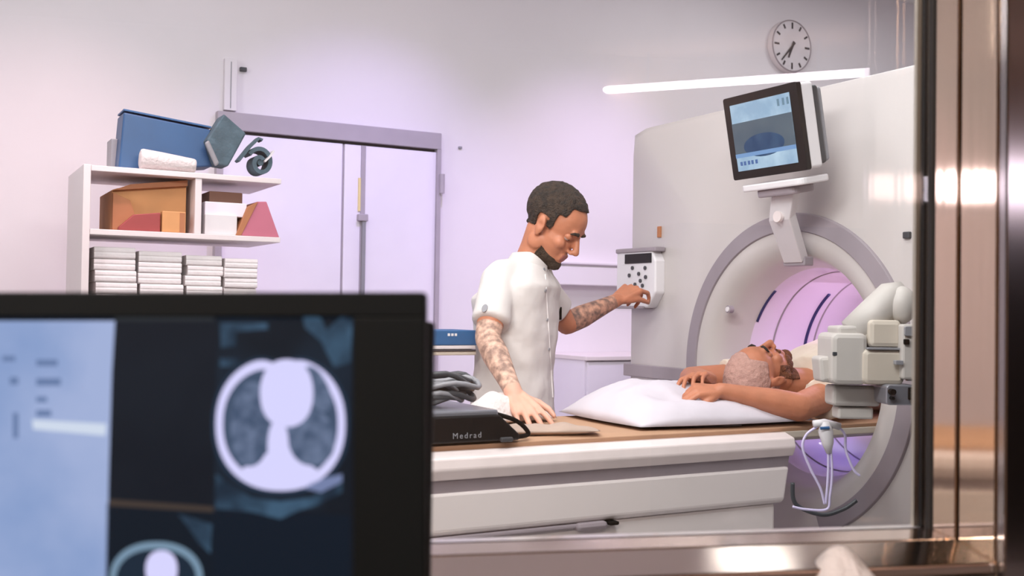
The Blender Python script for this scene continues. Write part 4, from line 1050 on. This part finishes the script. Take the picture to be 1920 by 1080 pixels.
# middle shelf
cb = empty('cardboard_box', (sh(290, 430, SY0 + 0.06).x, SY0 + 0.2, z2), 'open orange cardboard box filling the left bay of the middle shelf', 'box')
pA = sh(210, 430, SY0 + 0.06); pB = sh(352, 345, SY0 + 0.06)
hh = pB.z - z2
MB().prism([(pA.x, z2 + 0.0005), (pB.x, z2 + 0.0005), (pB.x, z2 + hh), (pA.x + 0.02, z2 + hh * 0.84), (pA.x, z2 + hh * 0.80)], V((0, SY0 + 0.08, 0)), V((1, 0, 0)), UP, V((0, 0.30, 0))).build('body', M['cardboard'], cb, bevel=0.003)
MB().prism([(pA.x + 0.0, z2 + hh * 0.78), (pB.x, z2 + hh * 0.96), (pB.x, z2 + hh * 1.08), (pA.x + 0.06, z2 + hh * 0.92)], V((0, SY0 + 0.06, 0)), V((1, 0, 0)), UP, V((0, 0.04, 0))).build('flap', M['cardboard2'], cb, bevel=0.002)
MB().prism([(pA.x, z2 + 0.0006), (pA.x + 0.10, z2 + 0.0006), (pA.x + 0.06, z2 + hh * 0.60), (pA.x, z2 + hh * 0.74)], V((0, SY0 + 0.055, 0)), V((1, 0, 0)), UP, V((0, 0.02, 0))).build('folded_flap', M['cardboard2'], cb, bevel=0.002)
p_, q_ = sh(222, 430, SY0 + 0.025), sh(300, 399, SY0 + 0.025)
o = MB().prism([(p_.x, z2 + 0.0005), (q_.x, z2 + 0.0005), (q_.x, q_.z), (p_.x + 0.05, q_.z - 0.012), (p_.x, z2 + 0.012)], V((0, SY0 + 0.015, 0)), V((1, 0, 0)), UP, V((0, 0.035, 0))).build('folder', M['red'], None, bevel=0.003)
tag(o, 'dark red wedge-shaped folder in front of the orange cardboard box', 'folder')
p_, q_ = sh(303, 430, SY0 + 0.02), sh(348, 398, SY0 + 0.02)
o = MB().box((p_.x, SY0 + 0.012, z2 + 0.0005), (q_.x, SY0 + 0.05, q_.z)).build('small_carton', M['cardboard'], bevel=0.003)
tag(o, 'small tan carton right of the dark red folder', 'box'); MB().box((q_.x - 0.022, SY0 + 0.010, z2 + 0.001), (q_.x - 0.004, SY0 + 0.012, q_.z - 0.004)).build('brown_edge', M['cardboard2'], o)
o = ob(384, 404, 445, 434, SY0 + 0.02, 0.22, 'white_box', M['whiteplastic'], 'plain white box standing low on the middle shelf, right of the divider', 'box', z=z2 + 0.0005)
topw = sh(384, 404, SY0 + 0.02).z
o = ob(384, 382, 463, 404, SY0 + 0.03, 0.22, 'flat_box', M['doorleaf'], 'flat lilac-white box lying on the plain white box', 'box', z=topw + 0.001)
topf = sh(384, 382, SY0 + 0.03).z
o = ob(392, 362, 455, 382, SY0 + 0.08, 0.16, 'brown_folder', M['brown'], 'brown carton lying on top of the flat lilac-white box', 'box', z=topf + 0.001)
yk = SY0 + 0.015
pk = [sh(442, 434, yk), sh(464, 392, yk), sh(482, 378, yk), sh(500, 378, yk), sh(526, 434, yk)]
bd = empty('binder', (pk[2].x, yk + 0.1, z2), 'rose-red wedge-shaped binder at the right end of the middle shelf', 'binder')
MB().prism([(pk[0].x + 0.01, z2 + 0.0005), (pk[4].x - 0.004, z2 + 0.0005), (pk[3].x, pk[3].z), (pk[2].x, pk[2].z)], V((0, yk, 0)), V((1, 0, 0)), UP, V((0, 0.17, 0))).build('cover', M['pinkred'], bd, bevel=0.003)
MB().prism([(pk[0].x, z2 + 0.0006), (pk[0].x + 0.02, z2 + 0.0006), (pk[2].x + 0.004, pk[2].z), (pk[1].x, pk[1].z + 0.008)], V((0, yk - 0.004, 0)), V((1, 0, 0)), UP, V((0, 0.16, 0))).build('spine', M['cardboard2'], bd, bevel=0.002)
# folded linen stacks on the lowest visible shelf
stacks = [(178, 256, 462, 'leftmost'), (261, 342, 470, 'second from the left'), (350, 417, 478, 'second from the right'), (421, 482, 484, 'rightmost')]
grp = 'folded white linen on the lowest shelf'
proto = None
for (a, c_, top, nm) in stacks:
    xa, xb = sh(a, 540, SY0 + 0.03).x, sh(c_, 540, SY0 + 0.03).x; zt_ = sh(a, top, SY0 + 0.03).z
    n = 5; h = (zt_ - z3) / n
    if proto is None:
        bw = xb - xa
        b = MB(); b.prism([(-0.16, h * 0.12), (-0.153, 0.0), (0.16, 0.0), (0.16, h), (-0.153, h), (-0.16, h * 0.88), (-0.161, h * 0.62), (-0.158, h * 0.52), (-0.161, h * 0.42)], V((-bw / 2, 0, 0)), V((0, 1, 0)), UP, V((bw, 0, 0)))
        proto = b.build('folded_sheet', M['linen'], None, bevel=h * 0.12, seg=3); proto_w, proto_h = bw, h; first = True
    for k in range(n):
        if first: o = proto; first = False
        else: o = proto.copy(); COL.objects.link(o)
        o.location = ((xa + xb) / 2 + random.uniform(-0.004, 0.004), SY0 + 0.19 + random.uniform(-0.008, 0.01), z3 + 0.0008 + k * h)
        o.scale = ((xb - xa) / proto_w, 1, h / proto_h * 0.99); o.rotation_euler = (0, 0, random.uniform(-0.02, 0.02))
        words = ['lowest', 'second from below', 'middle', 'second from the top', 'topmost'][k]
        tag(o, 'folded white linen, %s in the %s stack of linen' % (words, nm), 'folded linen', grp)

# ================================================================== CONTROL ROOM: MONITOR AND DESK
MD = 0.80
mc = lambda px, py, d=MD: at(px, py, d)
mon = empty('computer_monitor', V((mc(330, 900).x, mc(330, 900).y, 0.745)), 'large black computer monitor in the foreground showing chest scan slices', 'monitor')
k_ = MD / F
O = at(960, 540, MD); ux = RT; uz = UU
def P2(px, py): return ((px - 960) * k_, -(py - 540) * k_)
def mprism(pxs, o0, o1, name, mt, par, bev=0.0):
    """outline in monitor coordinates, from o0 to o1 metres behind the screen plane"""
    return MB().prism([P2(*p_) for p_ in pxs], O + FW * o0, ux, uz, FW * (o1 - o0)).build(name, mt, par, bevel=bev)
XL, XR, YT, YB = -560, 797, 548, 1330
mprism([(XL, YT), (XR, YT), (XR, YB), (XL, YB)], 0.006, 0.030, 'back_shell', M['black'], mon, 0.004)
b = MB()
for r4 in (((XL, YT), (XR, 594)), ((XL, 594), (XL + 40, YB)), ((662, 594), (XR, YB)), ((XL + 40, 1290), (662, YB))):
    (a, c_), (d_, e_) = r4
    x0_, y0_ = P2(a, c_); x1_, y1_ = P2(d_, e_)
    R_ = Matrix((ux, FW, uz)).transposed()
    b.box((x0_, 0.0, y1_), (x1_, 0.008, y0_), R_, O)
b.build('bezel', M['black'], mon, 0.0015)
scrn = mprism([(XL + 40, 594), (662, 594), (662, 1290), (XL + 40, 1290)], 0.004, 0.006, 'screen', emis('screen_black', (9, 17, 27), 0.8, (16, 24, 34), 10), mon)
def lay(pxs, lv, name, m_): return mprism(pxs, 0.004 - 0.0002 * lv, 0.004 - 0.0002 * (lv - 1), name, m_, scrn)
lay([(XL + 40, 602), (212, 602), (206, 700), (200, 900), (192, 1290), (XL + 40, 1290)], 1, 'menu_panel', emis('menu_blue', (118, 140, 182), 1.0, (146, 160, 196), 9))
for (x, y0_, w_, h_) in ((64, 675, 40, 12), (64, 710, 46, 14), (64, 745, 20, 10), (64, 770, 28, 12), (0, 668, 24, 10), (14, 708, 16, 14), (20, 775, 10, 48)):
    lay([(x, y0_), (x + w_, y0_), (x + w_, y0_ + h_), (x, y0_ + h_)], 2, 'text_line', emis('menu_text', (92, 112, 150), 1.0))
lay([(56, 788), (196, 796), (194, 818), (58, 806)], 2, 'text_field', emis('menu_light', (188, 198, 214), 1.0))
lay([(212, 594), (400, 594), (398, 602), (212, 602)], 1, 'title_bar', emis('bar_grey', (40, 44, 48), 0.9))
tissue = emis('scan_tissue', (56, 84, 108), 0.9, (22, 38, 54), 40)
bright = emis('scan_bright', (196, 194, 232), 1.0); lung = emis('scan_lung', (62, 78, 104), 0.9, (98, 112, 140), 120); dkk = emis('scan_black', (6, 16, 26), 0.7)
lay([(404, 596), (660, 596), (654, 960), (398, 960)], 1, 'scan_tile', emis('tile_dark', (20, 34, 48), 0.8, (10, 20, 30), 14))
lay([(410, 606), (500, 606), (500, 618), (440, 622), (440, 650), (412, 652)], 2, 'scan_noise', tissue)
lay([(565, 590), (600, 596), (610, 620), (640, 592), (660, 600), (656, 680), (625, 690), (600, 640), (570, 615)], 2, 'scan_noise', tissue)
lay([(410, 672), (446, 672), (446, 688), (410, 688)], 2, 'scan_noise', tissue)
def egg(cx, cy, rx, ry, dip=0.0, n=64, rot=0.0):
    out = []
    for k in range(n):
        a = 2 * PI * k / n; x = rx * math.copysign(abs(math.cos(a)) ** 0.9, math.cos(a)); y_ = ry * math.copysign(abs(math.sin(a)) ** 0.9, math.sin(a))
        if dip: y_ += dip * math.exp(-(x / 26) ** 2) if y_ < 0 else 0
        out.append((cx + x * math.cos(rot) - y_ * math.sin(rot), cy + x * math.sin(rot) + y_ * math.cos(rot)))
    return out
lay(egg(524, 797, 130, 133, 14), 2, 'scan_halo', emis('scan_edge', (28, 46, 66), 0.9))
lay(egg(524, 796, 122, 126, 14), 3, 'scan_body', bright)
lay(egg(524, 796, 108, 108, 10), 4, 'scan_fat', emis('scan_inner', (60, 76, 100), 0.9))
lay([(500, 915)] + egg(0, 0, 1, 1, n=4)[:0] + [(470, 908), (452, 880), (500, 850), (508, 830), (540, 830), (548, 850), (590, 880), (606, 890), (570, 915), (530, 922)], 5, 'scan_spine', bright)
lay(egg(469, 796, 38, 80, 0, 40, math.radians(3)), 6, 'scan_lung', lung)
lay(egg(582, 822, 44, 52, 0, 40, math.radians(-12)), 6, 'scan_lung', lung)
lay(egg(592, 730, 22, 46, 0, 40, math.radians(-26)), 6, 'scan_lung', lung)
lay(egg(536, 738, 50, 64, 0, 40), 7, 'scan_heart', bright)
lay(egg(520, 840, 20, 52, 0, 30), 7, 'scan_vertebra', bright)
lay([(402, 890), (420, 905), (470, 935), (524, 942), (580, 935), (640, 905), (640, 925), (590, 950), (560, 958), (524, 975), (470, 962), (402, 955)], 2, 'scan_couch', tissue)
lay([(560, 915), (600, 900), (640, 890), (640, 905), (600, 925)], 3, 'scan_couch', emis('couch_light', (110, 122, 160), 0.9))
lay([(398, 960), (655, 968), (655, 1290), (398, 1290)], 1, 'scan_tile', emis('tile_navy', (4, 20, 34), 0.8))
lay([(196, 945), (398, 955), (398, 1290), (192, 1290)], 1, 'scan_tile', emis('tile_navy2', (6, 20, 32), 0.8))
lay([(330, 965), (395, 985), (392, 1040), (370, 1020), (350, 990)], 2, 'scan_noise', tissue); lay([(200, 938), (300, 945), (398, 952), (398, 962), (300, 956), (200, 950)], 2, 'tile_border', emis('border_brown', (66, 56, 50), 0.8))
lay(egg(290, 1090, 88, 72), 2, 'scan_body', emis('scan_dim', (112, 138, 160), 0.9))
lay(egg(290, 1092, 76, 60), 3, 'scan_fat', emis('scan_dim2', (20, 36, 52), 0.9))
lay(egg(300, 1070, 30, 36), 4, 'scan_heart', bright)
# neck, foot, buttons
bc = at(120, 900, MD + 0.045); bc.z = 0
MB().box((-0.05, -0.012, 0.76), (0.05, 0.012, 1.15), Matrix((RH, FH, UP)).transposed(), V((bc.x, bc.y, 0))).build('neck', M['black'], mon, 0.004)
MB().box((-0.13, -0.10, 0.745), (0.13, 0.09, 0.76), Matrix((RH, FH, UP)).transposed(), V((bc.x, bc.y, 0))).build('foot', M['black'], mon, 0.006)
# second screen just behind
sm = empty('computer_monitor', V((at(600, 900, 0.98).x, at(600, 900, 0.98).y, 0.745)), 'second black monitor mostly hidden behind the large foreground monitor', 'monitor')
RM = Matrix((RH, FH, UP)).transposed()
c_ = at(812, 604, 0.98); w0 = 0.45; off = EYE
l_ = RM.transposed() @ (c_ - EYE)
MB().box((l_.x - w0, l_.y, l_.z - 0.28), (l_.x, l_.y + 0.03, l_.z), RM, EYE).build('casing', M['black'], sm, 0.004)
MB().box((l_.x - w0 / 2 - 0.03, l_.y + 0.02, 0.76 - 1.25), (l_.x - w0 / 2 + 0.03, l_.y + 0.045, l_.z - 0.1), RM, EYE).build('neck', M['black'], sm)
MB().box((l_.x - w0 / 2 - 0.12, l_.y - 0.02, 0.745 - 1.25), (l_.x - w0 / 2 + 0.12, l_.y + 0.11, 0.76 - 1.25), RM, EYE).build('foot', M['black'], sm, 0.004)
# desk along the window wall, with a raised ledge
dk = empty('desk', WO + WT * -0.6 - WN * 0.5, 'brown-grey control desk along the window wall', 'desk')
wbox((-1.9, -0.95, 0.715), (0.6, TH0 - 0.03, 0.745)).build('desktop', M['deskwood'], dk, 0.003)
for a in (-1.85, 0.55): wbox((a - 0.02, -0.9, 0), (a + 0.02, TH0 - 0.05, 0.715)).build('leg', M['deskwood'], dk)
wbox((-0.30, -0.30, 0.745), (0.35, TH0 - 0.03, 0.915)).build('ledge', M['deskwood'], dk, 0.003)
q = onp(1580, 1108, 2, 0.92)
cushion(q.x, q.y, 0.9155, 0.085, 0.07, 0.045, math.radians(-25), 'crumpled_tissue', M['towel'], 'small crumpled pale tissue below the window sill at the bottom edge', 'tissue', 11, 2.0, 0.03)
